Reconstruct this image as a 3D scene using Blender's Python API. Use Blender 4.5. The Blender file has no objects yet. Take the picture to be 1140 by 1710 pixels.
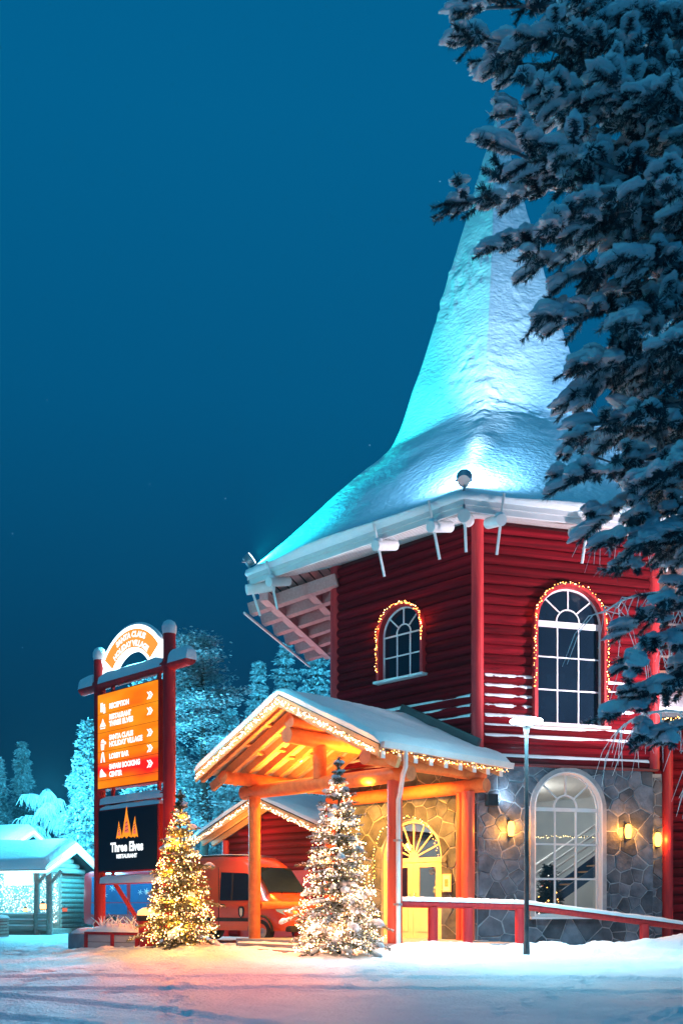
import bpy, bmesh, math, random
import numpy as np
from mathutils import Vector, Matrix, noise
R = math.radians
random.seed(7)
rng = np.random.default_rng(7)
SC = bpy.context.scene
COL = SC.collection

# ------------------------------------------------------------------ camera
cd = bpy.data.cameras.new('camera'); cam = bpy.data.objects.new('camera', cd); COL.objects.link(cam)
cam.location = (0, 0, 1.4); cam.rotation_euler = (R(90), 0, 0)
cd.sensor_fit = 'VERTICAL'; cd.sensor_height = 36; cd.sensor_width = 24
cd.lens = 36*1670/1710; cd.shift_y = 657/1710; cd.clip_end = 3000; cd.clip_start = .1
cd.dof.use_dof = True; cd.dof.focus_distance = 25; cd.dof.aperture_fstop = 1.6
SC.camera = cam
# ------------------------------------------------------------------ sky
wd = bpy.data.worlds.new('World'); SC.world = wd; wd.use_nodes = True
nt = wd.node_tree; nt.nodes.clear()
def wn(t, **k):
    n = nt.nodes.new(t)
    for a, b in k.items(): setattr(n, a, b)
    return n
wo = wn('ShaderNodeOutputWorld'); wb = wn('ShaderNodeBackground'); wt = wn('ShaderNodeTexCoord'); ws = wn('ShaderNodeSeparateXYZ')
wr = wn('ShaderNodeValToRGB')
nt.links.new(wt.outputs['Generated'], ws.inputs[0]); nt.links.new(ws.outputs['Z'], wr.inputs[0])
els = wr.color_ramp.elements
els[0].position = 0.0; els[0].color = (.001, .014, .040, 1)
els[1].position = 1.0; els[1].color = (.0005, .13, .31, 1)
for p, c in ((.12, (.0008, .018, .050)), (.25, (.0004, .046, .118)), (.45, (.0003, .092, .225)), (.62, (.0003, .118, .28))):
    e = els.new(p); e.color = (*c, 1)
# a few faint stars
wv = wn('ShaderNodeTexVoronoi'); wv.inputs['Scale'].default_value = 75
nt.links.new(wt.outputs['Generated'], wv.inputs['Vector'])
wm = wn('ShaderNodeMath', operation='LESS_THAN'); wm.inputs[1].default_value = .035
nt.links.new(wv.outputs['Distance'], wm.inputs[0])
wsep = wn('ShaderNodeSeparateColor'); nt.links.new(wv.outputs['Color'], wsep.inputs[0])
wg = wn('ShaderNodeMath', operation='GREATER_THAN'); wg.inputs[1].default_value = .9
nt.links.new(wsep.outputs[0], wg.inputs[0])
wmm = wn('ShaderNodeMath', operation='MULTIPLY'); nt.links.new(wm.outputs[0], wmm.inputs[0]); nt.links.new(wg.outputs[0], wmm.inputs[1])
wx = wn('ShaderNodeMix', data_type='RGBA', blend_type='ADD'); wx.inputs[0].default_value = 1
wsc = wn('ShaderNodeMix', data_type='RGBA'); wsc.inputs[6].default_value = (0, 0, 0, 1); wsc.inputs[7].default_value = (.15, .35, .5, 1)
nt.links.new(wmm.outputs[0], wsc.inputs[0])
nt.links.new(wr.outputs[0], wx.inputs[6]); nt.links.new(wsc.outputs[2], wx.inputs[7])
nt.links.new(wx.outputs[2], wb.inputs[0]); wb.inputs[1].default_value = 1.0
nt.links.new(wb.outputs[0], wo.inputs[0])
# ------------------------------------------------------------------ moon (the one sun lamp)
sd = bpy.data.lights.new('moon', 'SUN'); so = bpy.data.objects.new('moon', sd); COL.objects.link(so)
sd.energy = 0.42; sd.angle = R(14); sd.color = (.16, .74, 1)
so.rotation_euler = Vector((.28, .42, -.86)).to_track_quat('-Z', 'Y').to_euler()
SC.view_settings.view_transform = 'Standard'; SC.view_settings.look = 'None'
SC.view_settings.exposure = 0; SC.view_settings.gamma = 1
SC.cycles.use_denoising = True
SC.cycles.max_bounces = 6; SC.cycles.diffuse_bounces = 3; SC.cycles.glossy_bounces = 3; SC.cycles.transparent_max_bounces = 12
SC.cycles.sample_clamp_indirect = 4; SC.cycles.caustics_reflective = False; SC.cycles.caustics_refractive = False

# ------------------------------------------------------------------ helpers
W = {}
def frame(x, y, z=0, a=0): return Matrix.Translation((x, y, z)) @ Matrix.Rotation(R(a), 4, 'Z')
def place(o, parent, fr):
    COL.objects.link(o)
    if parent is not None:
        o.parent = parent
        if fr is None: fr = W[parent.name]; o.matrix_basis = Matrix.Identity(4)
        else: o.matrix_basis = W[parent.name].inverted() @ fr
    else:
        fr = fr or Matrix.Identity(4); o.matrix_basis = fr
    W[o.name] = fr.copy()
    return o
def tag(o, label=None, cat=None, group=None, kind=None):
    if label: o['label'] = label
    if cat: o['category'] = cat
    if group: o['group'] = group
    if kind: o['kind'] = kind
    return o
def thing(name, label, cat, fr, group=None):
    o = bpy.data.objects.new(name, None); o.empty_display_size = .2
    place(o, None, fr); return tag(o, label, cat, group)
def inst(name, me, parent, fr):
    return place(bpy.data.objects.new(name, me), parent, fr)

class MB:
    def __init__(s): s.v = []; s.f = []; s.m = []
    def add(s, vs, fs, m=0):
        o = len(s.v); s.v += [tuple(p) for p in vs]; s.f += [tuple(i+o for i in f) for f in fs]; s.m += [m]*len(fs); return s
    def box(s, a, b, m=0, M=None):
        (x0, y0, z0), (x1, y1, z1) = a, b
        vs = [Vector(p) for p in ((x0,y0,z0),(x1,y0,z0),(x1,y1,z0),(x0,y1,z0),(x0,y0,z1),(x1,y0,z1),(x1,y1,z1),(x0,y1,z1))]
        if M is not None: vs = [M @ p for p in vs]
        return s.add(vs, [(0,3,2,1),(4,5,6,7),(0,1,5,4),(1,2,6,5),(2,3,7,6),(3,0,4,7)], m)
    def beam(s, p0, p1, w, h, m=0, up=(0,0,1)):
        p0, p1 = Vector(p0), Vector(p1); d = (p1-p0); L = d.length; d.normalize()
        x = d.cross(Vector(up)).normalized(); z = x.cross(d)
        M = Matrix((( *x, 0), (*d, 0), (*z, 0), (0,0,0,1))).transposed(); M.translation = p0
        return s.box((-w/2, 0, -h/2), (w/2, L, h/2), m, M)
    def cyl(s, p0, p1, r0, r1=None, n=12, m=0, caps=True, capm=None):
        return s.tube([p0, p1], [r0, r0 if r1 is None else r1], n, m, caps, capm)
    def tube(s, pts, rs, n=8, m=0, caps=True, capm=None):
        pts = [Vector(p) for p in pts]
        if not hasattr(rs, '__len__'): rs = [rs]*len(pts)
        o = len(s.v); ref = None
        for i, p in enumerate(pts):
            d = (pts[min(i+1, len(pts)-1)]-pts[max(i-1, 0)])
            if d.length < 1e-9: d = Vector((0,0,1))
            d.normalize()
            if ref is None: ref = Vector((0,0,1)) if abs(d.z) < .9 else Vector((1,0,0))
            x = d.cross(ref).normalized(); y = x.cross(d).normalized(); ref = y
            for k in range(n):
                a = 2*math.pi*k/n
                s.v.append(tuple(p+(x*math.cos(a)+y*math.sin(a))*rs[i]))
        for i in range(len(pts)-1):
            for k in range(n):
                s.f.append((o+i*n+k, o+i*n+(k+1) % n, o+(i+1)*n+(k+1) % n, o+(i+1)*n+k)); s.m.append(m)
        if caps:
            cm = m if capm is None else capm
            s.f.append(tuple(o+k for k in range(n))[::-1]); s.m.append(cm)
            s.f.append(tuple(o+(len(pts)-1)*n+k for k in range(n))); s.m.append(cm)
        return s
    def prism(s, poly, y0, y1, m=0):           # polygon in x,z pulled along y
        n = len(poly)
        vs = [(p[0], y0, p[1]) for p in poly]+[(p[0], y1, p[1]) for p in poly]
        return s.add(vs, [tuple(range(n)), tuple(range(2*n-1, n-1, -1))]+[(i, i+n, (i+1) % n+n, (i+1) % n) for i in range(n)], m)
    def lathe(s, prof, n=16, m=0, c=(0,0,0)):
        o = len(s.v)
        for r, z in prof:
            for k in range(n):
                a = 2*math.pi*k/n; s.v.append((c[0]+r*math.cos(a), c[1]+r*math.sin(a), c[2]+z))
        for i in range(len(prof)-1):
            for k in range(n):
                s.f.append((o+i*n+k, o+i*n+(k+1) % n, o+(i+1)*n+(k+1) % n, o+(i+1)*n+k)); s.m.append(m)
        return s
    def octa(s, c, r, m=0):
        x, y, z = c
        return s.add([(x+r,y,z),(x-r,y,z),(x,y+r,z),(x,y-r,z),(x,y,z+r),(x,y,z-r)],
                     [(0,2,4),(2,1,4),(1,3,4),(3,0,4),(2,0,5),(1,2,5),(3,1,5),(0,3,5)], m)
    def mesh(s, name, mats, smooth=None, recalc=True):
        me = bpy.data.meshes.new(name); me.from_pydata(s.v, [], s.f)
        mats = mats if isinstance(mats, (list, tuple)) else [mats]
        for q in mats: me.materials.append(q)
        if len(mats) > 1: me.polygons.foreach_set('material_index', s.m)
        if recalc:
            bm = bmesh.new(); bm.from_mesh(me); bmesh.ops.recalc_face_normals(bm, faces=bm.faces); bm.to_mesh(me); bm.free()
        if smooth is not None:
            me.polygons.foreach_set('use_smooth', [True]*len(me.polygons))
            if smooth < 179: me.set_sharp_from_angle(angle=R(smooth))
        me.update(); return me
    def build(s, name, mats, parent=None, fr=None, smooth=None, recalc=True):
        return inst(name, s.mesh(name, mats, smooth, recalc), parent, fr)

def bevel_mesh(me, w, seg=2):
    bm = bmesh.new(); bm.from_mesh(me)
    bmesh.ops.bevel(bm, geom=list(bm.edges), offset=w, segments=seg, affect='EDGES', profile=.5, clamp_overlap=True)
    bm.to_mesh(me); bm.free(); return me

# ------------------------------------------------------------------ materials
MT = {}
def pm(name, c1, c2=None, rough=.6, scale=4, stretch=(1,1,1), bump=0, bscale=None, spec=.5, metal=0, orand=0, detail=5, coat=0, sss=0, lohi=(.35, .65), bdist=.02):
    m = bpy.data.materials.new(name); m.use_nodes = True; t = m.node_tree; N = t.nodes; L = t.links
    b = N['Principled BSDF']; b.inputs['Roughness'].default_value = rough; b.inputs['Metallic'].default_value = metal
    b.inputs['Specular IOR Level'].default_value = spec; b.inputs['Coat Weight'].default_value = coat
    if sss: b.inputs['Subsurface Weight'].default_value = sss; b.inputs['Subsurface Radius'].default_value = (.05,.06,.08)
    tc = N.new('ShaderNodeTexCoord'); mp = N.new('ShaderNodeMapping'); mp.inputs['Scale'].default_value = stretch
    L.new(tc.outputs['Object'], mp.inputs[0])
    vec = mp.outputs[0]
    if orand or True:
        oi = N.new('ShaderNodeObjectInfo'); ad = N.new('ShaderNodeVectorMath'); ad.operation = 'ADD'
        sc_ = N.new('ShaderNodeMath'); sc_.operation = 'MULTIPLY'; sc_.inputs[1].default_value = 37.0
        L.new(oi.outputs['Random'], sc_.inputs[0]); L.new(mp.outputs[0], ad.inputs[0]); L.new(sc_.outputs[0], ad.inputs[1]); vec = ad.outputs[0]
    nz = N.new('ShaderNodeTexNoise'); nz.inputs['Scale'].default_value = scale; nz.inputs['Detail'].default_value = detail
    L.new(vec, nz.inputs['Vector'])
    mr = N.new('ShaderNodeMapRange'); mr.inputs[1].default_value = lohi[0]; mr.inputs[2].default_value = lohi[1]
    L.new(nz.outputs['Fac'], mr.inputs[0])
    mx = N.new('ShaderNodeMix'); mx.data_type = 'RGBA'
    mx.inputs[6].default_value = (*c1, 1); mx.inputs[7].default_value = (*(c2 or c1), 1); L.new(mr.outputs[0], mx.inputs[0])
    out = mx.outputs[2]
    if orand:
        hv = N.new('ShaderNodeHueSaturation'); m2 = N.new('ShaderNodeMapRange'); m2.inputs[3].default_value = 1-orand; m2.inputs[4].default_value = 1+orand
        L.new(oi.outputs['Random'], m2.inputs[0]); L.new(m2.outputs[0], hv.inputs['Value']); L.new(out, hv.inputs['Color']); out = hv.outputs[0]
    L.new(out, b.inputs['Base Color'])
    if bump:
        bn = N.new('ShaderNodeTexNoise'); bn.inputs['Scale'].default_value = bscale or scale*3; bn.inputs['Detail'].default_value = 4
        L.new(vec, bn.inputs['Vector']); bp = N.new('ShaderNodeBump'); bp.inputs['Strength'].default_value = bump; bp.inputs['Distance'].default_value = bdist
        L.new(bn.outputs['Fac'], bp.inputs['Height']); L.new(bp.outputs[0], b.inputs['Normal'])
    MT[name] = m; return m
def em(name, c, s, sample=True):
    m = bpy.data.materials.new(name); m.use_nodes = True; t = m.node_tree
    t.nodes.remove(t.nodes['Principled BSDF']); e = t.nodes.new('ShaderNodeEmission')
    e.inputs[0].default_value = (*c, 1); e.inputs[1].default_value = s
    t.links.new(e.outputs[0], t.nodes['Material Output'].inputs[0])
    if not sample: m.cycles.emission_sampling = 'NONE'
    MT[name] = m; return m
def thin_glass(name, tint, refl=.1, rough=.02):
    m = bpy.data.materials.new(name); m.use_nodes = True; t = m.node_tree; t.nodes.remove(t.nodes['Principled BSDF'])
    a = t.nodes.new('ShaderNodeBsdfTransparent'); a.inputs[0].default_value = (*tint, 1)
    g = t.nodes.new('ShaderNodeBsdfGlossy'); g.inputs['Roughness'].default_value = rough
    x = t.nodes.new('ShaderNodeMixShader'); x.inputs[0].default_value = refl
    t.links.new(a.outputs[0], x.inputs[1]); t.links.new(g.outputs[0], x.inputs[2]); t.links.new(x.outputs[0], t.nodes['Material Output'].inputs[0])
    MT[name] = m; return m

snow = pm('snow', (.80, .84, .88), (.86, .88, .90), .62, 3, bump=.5, bscale=9, spec=.3, bdist=.04)
snow_ground = pm('snow_ground', (.70, .75, .80), (.84, .87, .89), .6, .6, bump=.8, bscale=16, spec=.25, bdist=.035, detail=9)
snow_rough = pm('snow_rough', (.80, .84, .88), (.86, .88, .9), .6, 3, bump=.55, bscale=7, spec=.35, bdist=.06, stretch=(1, 1, 1.6))
log_red = pm('log_red', (.07, .0015, .004), (.19, .004, .010), .75, 3, (.5, 5, 5), .6, 16, spec=.06, orand=.28, lohi=(.3, .7))
log_dark = pm('log_dark', (.10, .006, .008), (.15, .01, .012), .6, 3)
paint_red = pm('paint_red', (.36, .012, .020), (.50, .025, .028), .55, 3, (4, 4, .5), .2, 12, spec=.4, orand=.12)
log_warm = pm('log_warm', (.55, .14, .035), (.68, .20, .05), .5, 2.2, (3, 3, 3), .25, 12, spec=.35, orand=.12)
log_end = pm('log_end', (.46, .11, .035), (.60, .18, .06), .6, 6, bump=.3)
rafter_w = pm('rafter_orange_lit', (.62, .28, .10), (.72, .36, .15), .55, 3, (6, .6, 6), .2, 10, orand=.08)  # orange of the string lights put into the board colour
board_w = pm('ceiling_wood', (.76, .62, .42), (.84, .72, .52), .55, 3, (6, .6, 6), .15, 10, orand=.06)
white_trim = pm('white_trim', (.74, .72, .72), (.80, .78, .78), .5, 3, bump=.1, orand=.05)
pink_spill_trim = pm('soffit_pink_spill', (.56, .26, .25), (.64, .33, .31), .5, 3, (.6, 5, 5), .15, 10, orand=.05)  # reddish trim with pink spill light put into its colour
red_panel = pm('soffit_panel', (.50, .10, .12), (.58, .14, .15), .5, 3)
stone = pm('flagstone', (.040, .060, .085), (.11, .145, .19), .62, 2.6, bump=.7, bscale=9, spec=.25, orand=.5, detail=8, bdist=.05)
mortar = pm('mortar', (.24, .29, .34), (.36, .41, .46), .85, 6, bump=.4, bscale=20)
roofing = pm('dark_roofing', (.02, .025, .035), (.035, .04, .05), .5, 6)
black_metal = pm('black_metal', (.012, .014, .018), (.022, .025, .03), .4, 8, metal=.3)
grey_metal = pm('grey_metal', (.32, .34, .37), (.42, .44, .47), .38, 5, metal=.7)
pole_metal = pm('pole_metal', (.05, .06, .07), (.09, .10, .11), .42, 6, metal=.6)
door_white = pm('door_paint', (.72, .62, .40), (.78, .68, .45), .45, 3)
dark_glass = pm('dark_glass', (.006, .014, .026), (.008, .018, .032), .06, 1, spec=.6)
clear_glass = thin_glass('clear_glass', (.82, .90, .94), .07)
rubber = pm('rubber', (.012, .012, .013), (.02, .02, .02), .8, 10)
van_paint = pm('van_paint', (.70, .075, .018), (.72, .08, .02), .3, 2, spec=.5, coat=.6)
bus_red = pm('bus_paint', (.42, .012, .02), (.45, .015, .022), .3, 2, coat=.5)
bus_blue = pm('bus_window_film', (.025, .085, .19), (.04, .11, .23), .25, 1.2, coat=.4)
chrome = pm('chrome', (.7, .7, .72), None, .15, 3, metal=1)
bark = pm('bark', (.035, .026, .022), (.075, .055, .045), .85, 8, (1, 1, .3), .8, 20)
needle = pm('needles', (.012, .036, .046), (.05, .10, .12), .6, 3)
frosty_bark = pm('frosty_bark', (.05, .055, .06), (.30, .36, .40), .85, 5, bump=.5)
needle_x = pm('spruce_needles', (.10, .11, .045), (.24, .23, .12), .6, 3)  # needle colour lightened and gilded to carry the lights' golden glow
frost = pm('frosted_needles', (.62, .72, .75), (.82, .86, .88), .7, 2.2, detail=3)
frost_dark = pm('frosted_dark_needles', (.16, .27, .30), (.36, .47, .50), .7, 2.2)  # darker needle colour mixed among the frosted faces
interior = pm('interior_wall', (.42, .45, .48), (.48, .50, .52), .7, 2)
interior_white = pm('interior_ceiling', (.80, .80, .78), None, .6, 2)
wood_floor = pm('interior_floor', (.22, .12, .06), (.3, .17, .09), .4, 4)
cabin_log = pm('cabin_log', (.22, .19, .17), (.32, .28, .25), .6, 3, (.5, 4, 4), .3, orand=.12)
black_panel = pm('black_panel', (.006, .016, .030), (.008, .020, .036), .3, 2, (1, 1, 12))
concrete = pm('concrete', (.26, .27, .29), (.36, .37, .39), .8, 5, bump=.3)
planter_p = pm('planter_board', (.45, .42, .44), (.55, .52, .53), .6, 4, (.5, 3, 3))
wrought = pm('wrought_iron', (.01, .01, .012), None, .5, 3)
e_white = em('lit_white', (.80, .95, 1.0), 3.4)
e_letter = em('lit_letters', (.90, .97, 1.0), 1.6, False)
e_cyan = em('lit_cyan_strip', (.62, .93, 1.0), 4.0, False)
e_bulb = em('lit_warm_bulb', (1, .60, .24), 12.0, False)
e_bulb2 = em('lit_amber_bulb', (1, .40, .08), 9.0, False)
e_bulbw = em('lit_pink_white_bulb', (1, .76, .66), 12.0, False)
e_bulbc = em('lit_cold_bulb', (.55, .9, 1), 4.0, False)
e_sconce = em('lit_sconce', (1, .44, .08), 6.0, False)
e_down = em('lit_downlight', (1, .86, .55), 9.0, False)
e_ring = em('lit_ring', (.72, .97, 1), 22.0, False)
e_flame = em('lit_orange_outline', (1, .28, .02), 1.4, False)
e_pink = em('lit_pink_fill', (1, .20, .12), .9, False)
e_ban = em('lit_orange_banner', (1, .36, .06), 1.1, False)
e_flood = em('lit_flood_lens', (.8, .95, 1), 12, False)
e_room = em('lit_room_panel', (1, .95, .85), 3.5, False)
e_head = em('headlamp_glow', (1, .8, .5), .5, False)

# sign face: lit from behind, orange with redder bands
def sign_face():
    m = bpy.data.materials.new('lit_orange_panel'); m.use_nodes = True; t = m.node_tree; N = t.nodes; L = t.links
    N.remove(N['Principled BSDF']); e = N.new('ShaderNodeEmission')
    tc = N.new('ShaderNodeTexCoord'); mp = N.new('ShaderNodeMapping'); mp.inputs['Scale'].default_value = (.45, 1, 1.5)
    nz = N.new('ShaderNodeTexNoise'); nz.inputs['Scale'].default_value = 1.3; nz.inputs['Detail'].default_value = 2
    L.new(tc.outputs['Object'], mp.inputs[0]); L.new(mp.outputs[0], nz.inputs[0])
    sx = N.new('ShaderNodeSeparateXYZ'); L.new(tc.outputs['Object'], sx.inputs[0])
    # printed red flame band in the fifth row
    g = N.new('ShaderNodeMapRange'); g.inputs[1].default_value = 4.35; g.inputs[2].default_value = 4.98; L.new(sx.outputs['Z'], g.inputs[0])
    pp = N.new('ShaderNodeMath'); pp.operation = 'PINGPONG'; pp.inputs[1].default_value = .5; L.new(g.outputs[0], pp.inputs[0])
    ad = N.new('ShaderNodeMath'); ad.operation = 'MULTIPLY_ADD'; ad.inputs[1].default_value = .9; L.new(pp.outputs[0], ad.inputs[0]); L.new(nz.outputs['Fac'], ad.inputs[2])
    cr = N.new('ShaderNodeValToRGB'); L.new(ad.outputs[0], cr.inputs[0])
    E = cr.color_ramp.elements; E[0].position = .3; E[0].color = (1, .40, .02, 1); E[1].position = .95; E[1].color = (1, .02, .02, 1)
    q = E.new(.58); q.color = (1, .22, .008, 1)
    L.new(cr.outputs[0], e.inputs[0]); e.inputs[1].default_value = 1.05; L.new(e.outputs[0], N['Material Output'].inputs[0])
    return m
sign_lit = sign_face()

def lamp(name, kind, loc, energy, color, parent=None, size=.1, target=None, angle=60, blend=.5):
    l = bpy.data.lights.new(name, kind); l.energy = energy; l.color = color
    if kind == 'AREA': l.size = size
    else: l.shadow_soft_size = size
    if kind == 'SPOT': l.spot_size = R(angle); l.spot_blend = blend
    o = bpy.data.objects.new(name, l)
    fr = Matrix.Translation(loc)
    if target is not None: fr = fr @ (Vector(target)-Vector(loc)).to_track_quat('-Z', 'Y').to_matrix().to_4x4()
    place(o, parent, fr); return o

# text -> mesh data in x,z plane facing -y
def text(body, size, bold=0.0, align='LEFT', spacing=1.0, shear=0):
    cu = bpy.data.curves.new('text', 'FONT'); cu.body = body; cu.size = size; cu.align_x = align; cu.offset = bold; cu.space_character = spacing; cu.shear = shear
    cu.resolution_u = 3
    o = bpy.data.objects.new('text', cu); COL.objects.link(o)
    dg = bpy.context.evaluated_depsgraph_get(); dg.update()
    me = o.evaluated_get(dg).to_mesh()
    v = [(p.co.x, p.co.y) for p in me.vertices]; f = [tuple(p.vertices) for p in me.polygons]
    o.evaluated_get(dg).to_mesh_clear(); bpy.data.objects.remove(o); bpy.data.curves.remove(cu)
    return v, f

def sm(a, b, x):
    t = max(0, min(1, (x-a)/(b-a))); return t*t*(3-2*t)
def nz3(x, y, z=0): return noise.noise(Vector((x, y, z)))

# ------------------------------------------------------------------ ground
PILES = [(-3.35, 21.6, 1.5, .22), (0.05, 21.3, 1.1, .05), (3.97, 21.6, 1.4, .02), (2.3, 22.9, 1.2, .22), (4.6, 23.2, 1.5, .20), (6.8, 24.0, 1.4, .20), (8.4, 24.6, 1.2, .22),
         (-5.0, 22.6, 1.6, .12), (-2.4, 22.6, 1.4, .10), (9.5, 24.5, 1.5, .3), (1.4, 22.6, .7, .15), (5.6, 12.6, 1.4, .35), (-9, 31, 3, .1), (-1.9, 24.2, 1.7, -.24)]
rf_ = random.Random(12); FEET = {}
for (x0, y0, x1, y1, n) in ((-7, 13, -1.6, 23, 26), (-1.2, 22.5, 6, 12, 26), (4.5, 20.5, -4, 15, 22), (-6, 18, 8, 19.5, 34), (2, 13, 7.5, 22, 24), (-2, 12, -3.4, 20.5, 20), (0, 16, 3, 21, 14)):
    for i in range(n):
        u = i/n; a = math.atan2(y1-y0, x1-x0); off = .12*(1 if i % 2 else -1)
        fx, fy = x0+(x1-x0)*u-math.sin(a)*off+rf_.gauss(0, .05), y0+(y1-y0)*u+math.cos(a)*off+rf_.gauss(0, .05)
        for cx in (-1, 0, 1):
            for cy in (-1, 0, 1): FEET.setdefault((int(fx//.5)+cx, int(fy//.5)+cy), []).append((fx, fy, a))
def gz(x, y):
    z = .30*sm(12, 21, y)
    for px, py, r, h in PILES:
        d = ((x-px)**2+(y-py)**2)/(r*r)
        if d < 6: z += h*math.exp(-d*1.4)
    if 6 < y < 60 and abs(x) < 40:
        z += .025*nz3(x*.5, y*.5)
        edge = sm(20.0, 22.5, y)*(1-sm(26, 34, y))
        z += edge*(.09*nz3(x*1.7, y*1.7, 3)+.06*abs(nz3(x*4, y*4, 7))+.03*nz3(x*9, y*9, 4))
        if y < 24: z += .022*nz3(x*1.6, y*.9, 9)+.014*nz3(x*4, y*3, 2)+.008*nz3(x*9, y*8, 6)
        for fx, fy, a in FEET.get((int(x//.5), int(y//.5)), ()):
            dx, dy = x-fx, y-fy; u = dx*math.cos(a)+dy*math.sin(a); v = -dx*math.sin(a)+dy*math.cos(a); q = (u/.17)**2+(v/.09)**2
            if q < 3: z += -.045*math.exp(-q*1.6)+.014*math.exp(-((q-1.8)**2)*2)
        # curved wheel tracks in the foreground
        for cx, cy, rr in ((-9.5, 4.5, 9.6), (-9.5, 4.5, 11.2), (-2, -30, 45.6), (-2, -30, 47.2)):
            d = abs(math.hypot(x-cx, y-cy)-rr)
            if d < .34: z += -.045*math.cos(d/.2*1.57) if d < .2 else .018*math.sin((d-.2)/.14*3.14)
        # churned snow near the front edge
        c = math.exp(-(((x-4.2)/1.3)**2+((y-12.4)/.7)**2))
        z += c*.09*nz3(x*6, y*6, 5)
    return z
def axis(lo, hi, fine_lo, fine_hi, step, grow=1.25):
    a = list(np.arange(fine_lo, fine_hi, step)); s = step; p = fine_lo
    left = []
    while p > lo: s *= grow; p -= s; left.append(p)
    s = step; p = a[-1]; right = []
    while p < hi: s *= grow; p += s; right.append(p)
    return left[::-1]+a+right
xs = axis(-900, 900, -8.5, 9.5, .075); ys = axis(-300, 1500, 11.2, 26, .075)
gv = [(x, y, gz(x, y)) for y in ys for x in xs]; nx = len(xs)
gf = [(j*nx+i, j*nx+i+1, (j+1)*nx+i+1, (j+1)*nx+i) for j in range(len(ys)-1) for i in range(nx-1)]
g = MB(); g.v = gv; g.f = gf; g.m = [0]*len(gf)
tag(g.build('ground', snow_ground, smooth=180, recalc=False), 'trampled snow covering the open yard', 'ground', kind='structure')

# ------------------------------------------------------------------ tower
TC = (4.825, 31.0); S = 5.16; AP = S*.8660254
def face_frame(k, z=0, ap=AP):
    a = R(-44.5+60*k); inw = (-math.sin(a), math.cos(a))
    return frame(TC[0]-inw[0]*ap, TC[1]-inw[1]*ap, z, -44.5+60*k)
FL, FR = face_frame(0), face_frame(1)
VA = [math.atan2(-.968, -.2504)+i*math.pi/3 for i in range(6)]      # directions of the six corners
def hexp(i, r): return (TC[0]+r*math.cos(VA[i % 6]), TC[1]+r*math.sin(VA[i % 6]))
tower = thing('log_tower', 'tall hexagonal dark red log tower with pointed snow-covered spire roof', 'tower', frame(*TC, 0, 0))

def arch_pts(cx, hw, zs, n=16, rev=False):
    p = [(cx+hw*math.cos(math.pi*i/n), zs+hw*math.sin(math.pi*i/n)) for i in range(n+1)]
    return p[::-1] if rev else p
def wall_with_arch(mb, x0, x1, z0, z1, cx, hw, zb, zs, y0, y1):
    """solid wall between x0..x1, z0..z1 with an arched opening"""
    a = arch_pts(cx, hw, zs)
    if zb > z0: mb.prism([(cx-hw, z0), (cx+hw, z0), (cx+hw, zb), (cx-hw, zb)], y0, y1)
    mb.prism([(x0, z0), (cx-hw, z0), (cx-hw, z1), (x0, z1)], y0, y1)
    mb.prism([(cx+hw, z0), (x1, z0), (x1, z1), (cx+hw, z1)], y0, y1)
    for i in range(len(a)-1):
        (xa, za), (xb, zb_) = a[i], a[i+1]
        mb.prism([(xb, zb_), (xa, za), (xa, z1), (xb, z1)], y0, y1)

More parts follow.
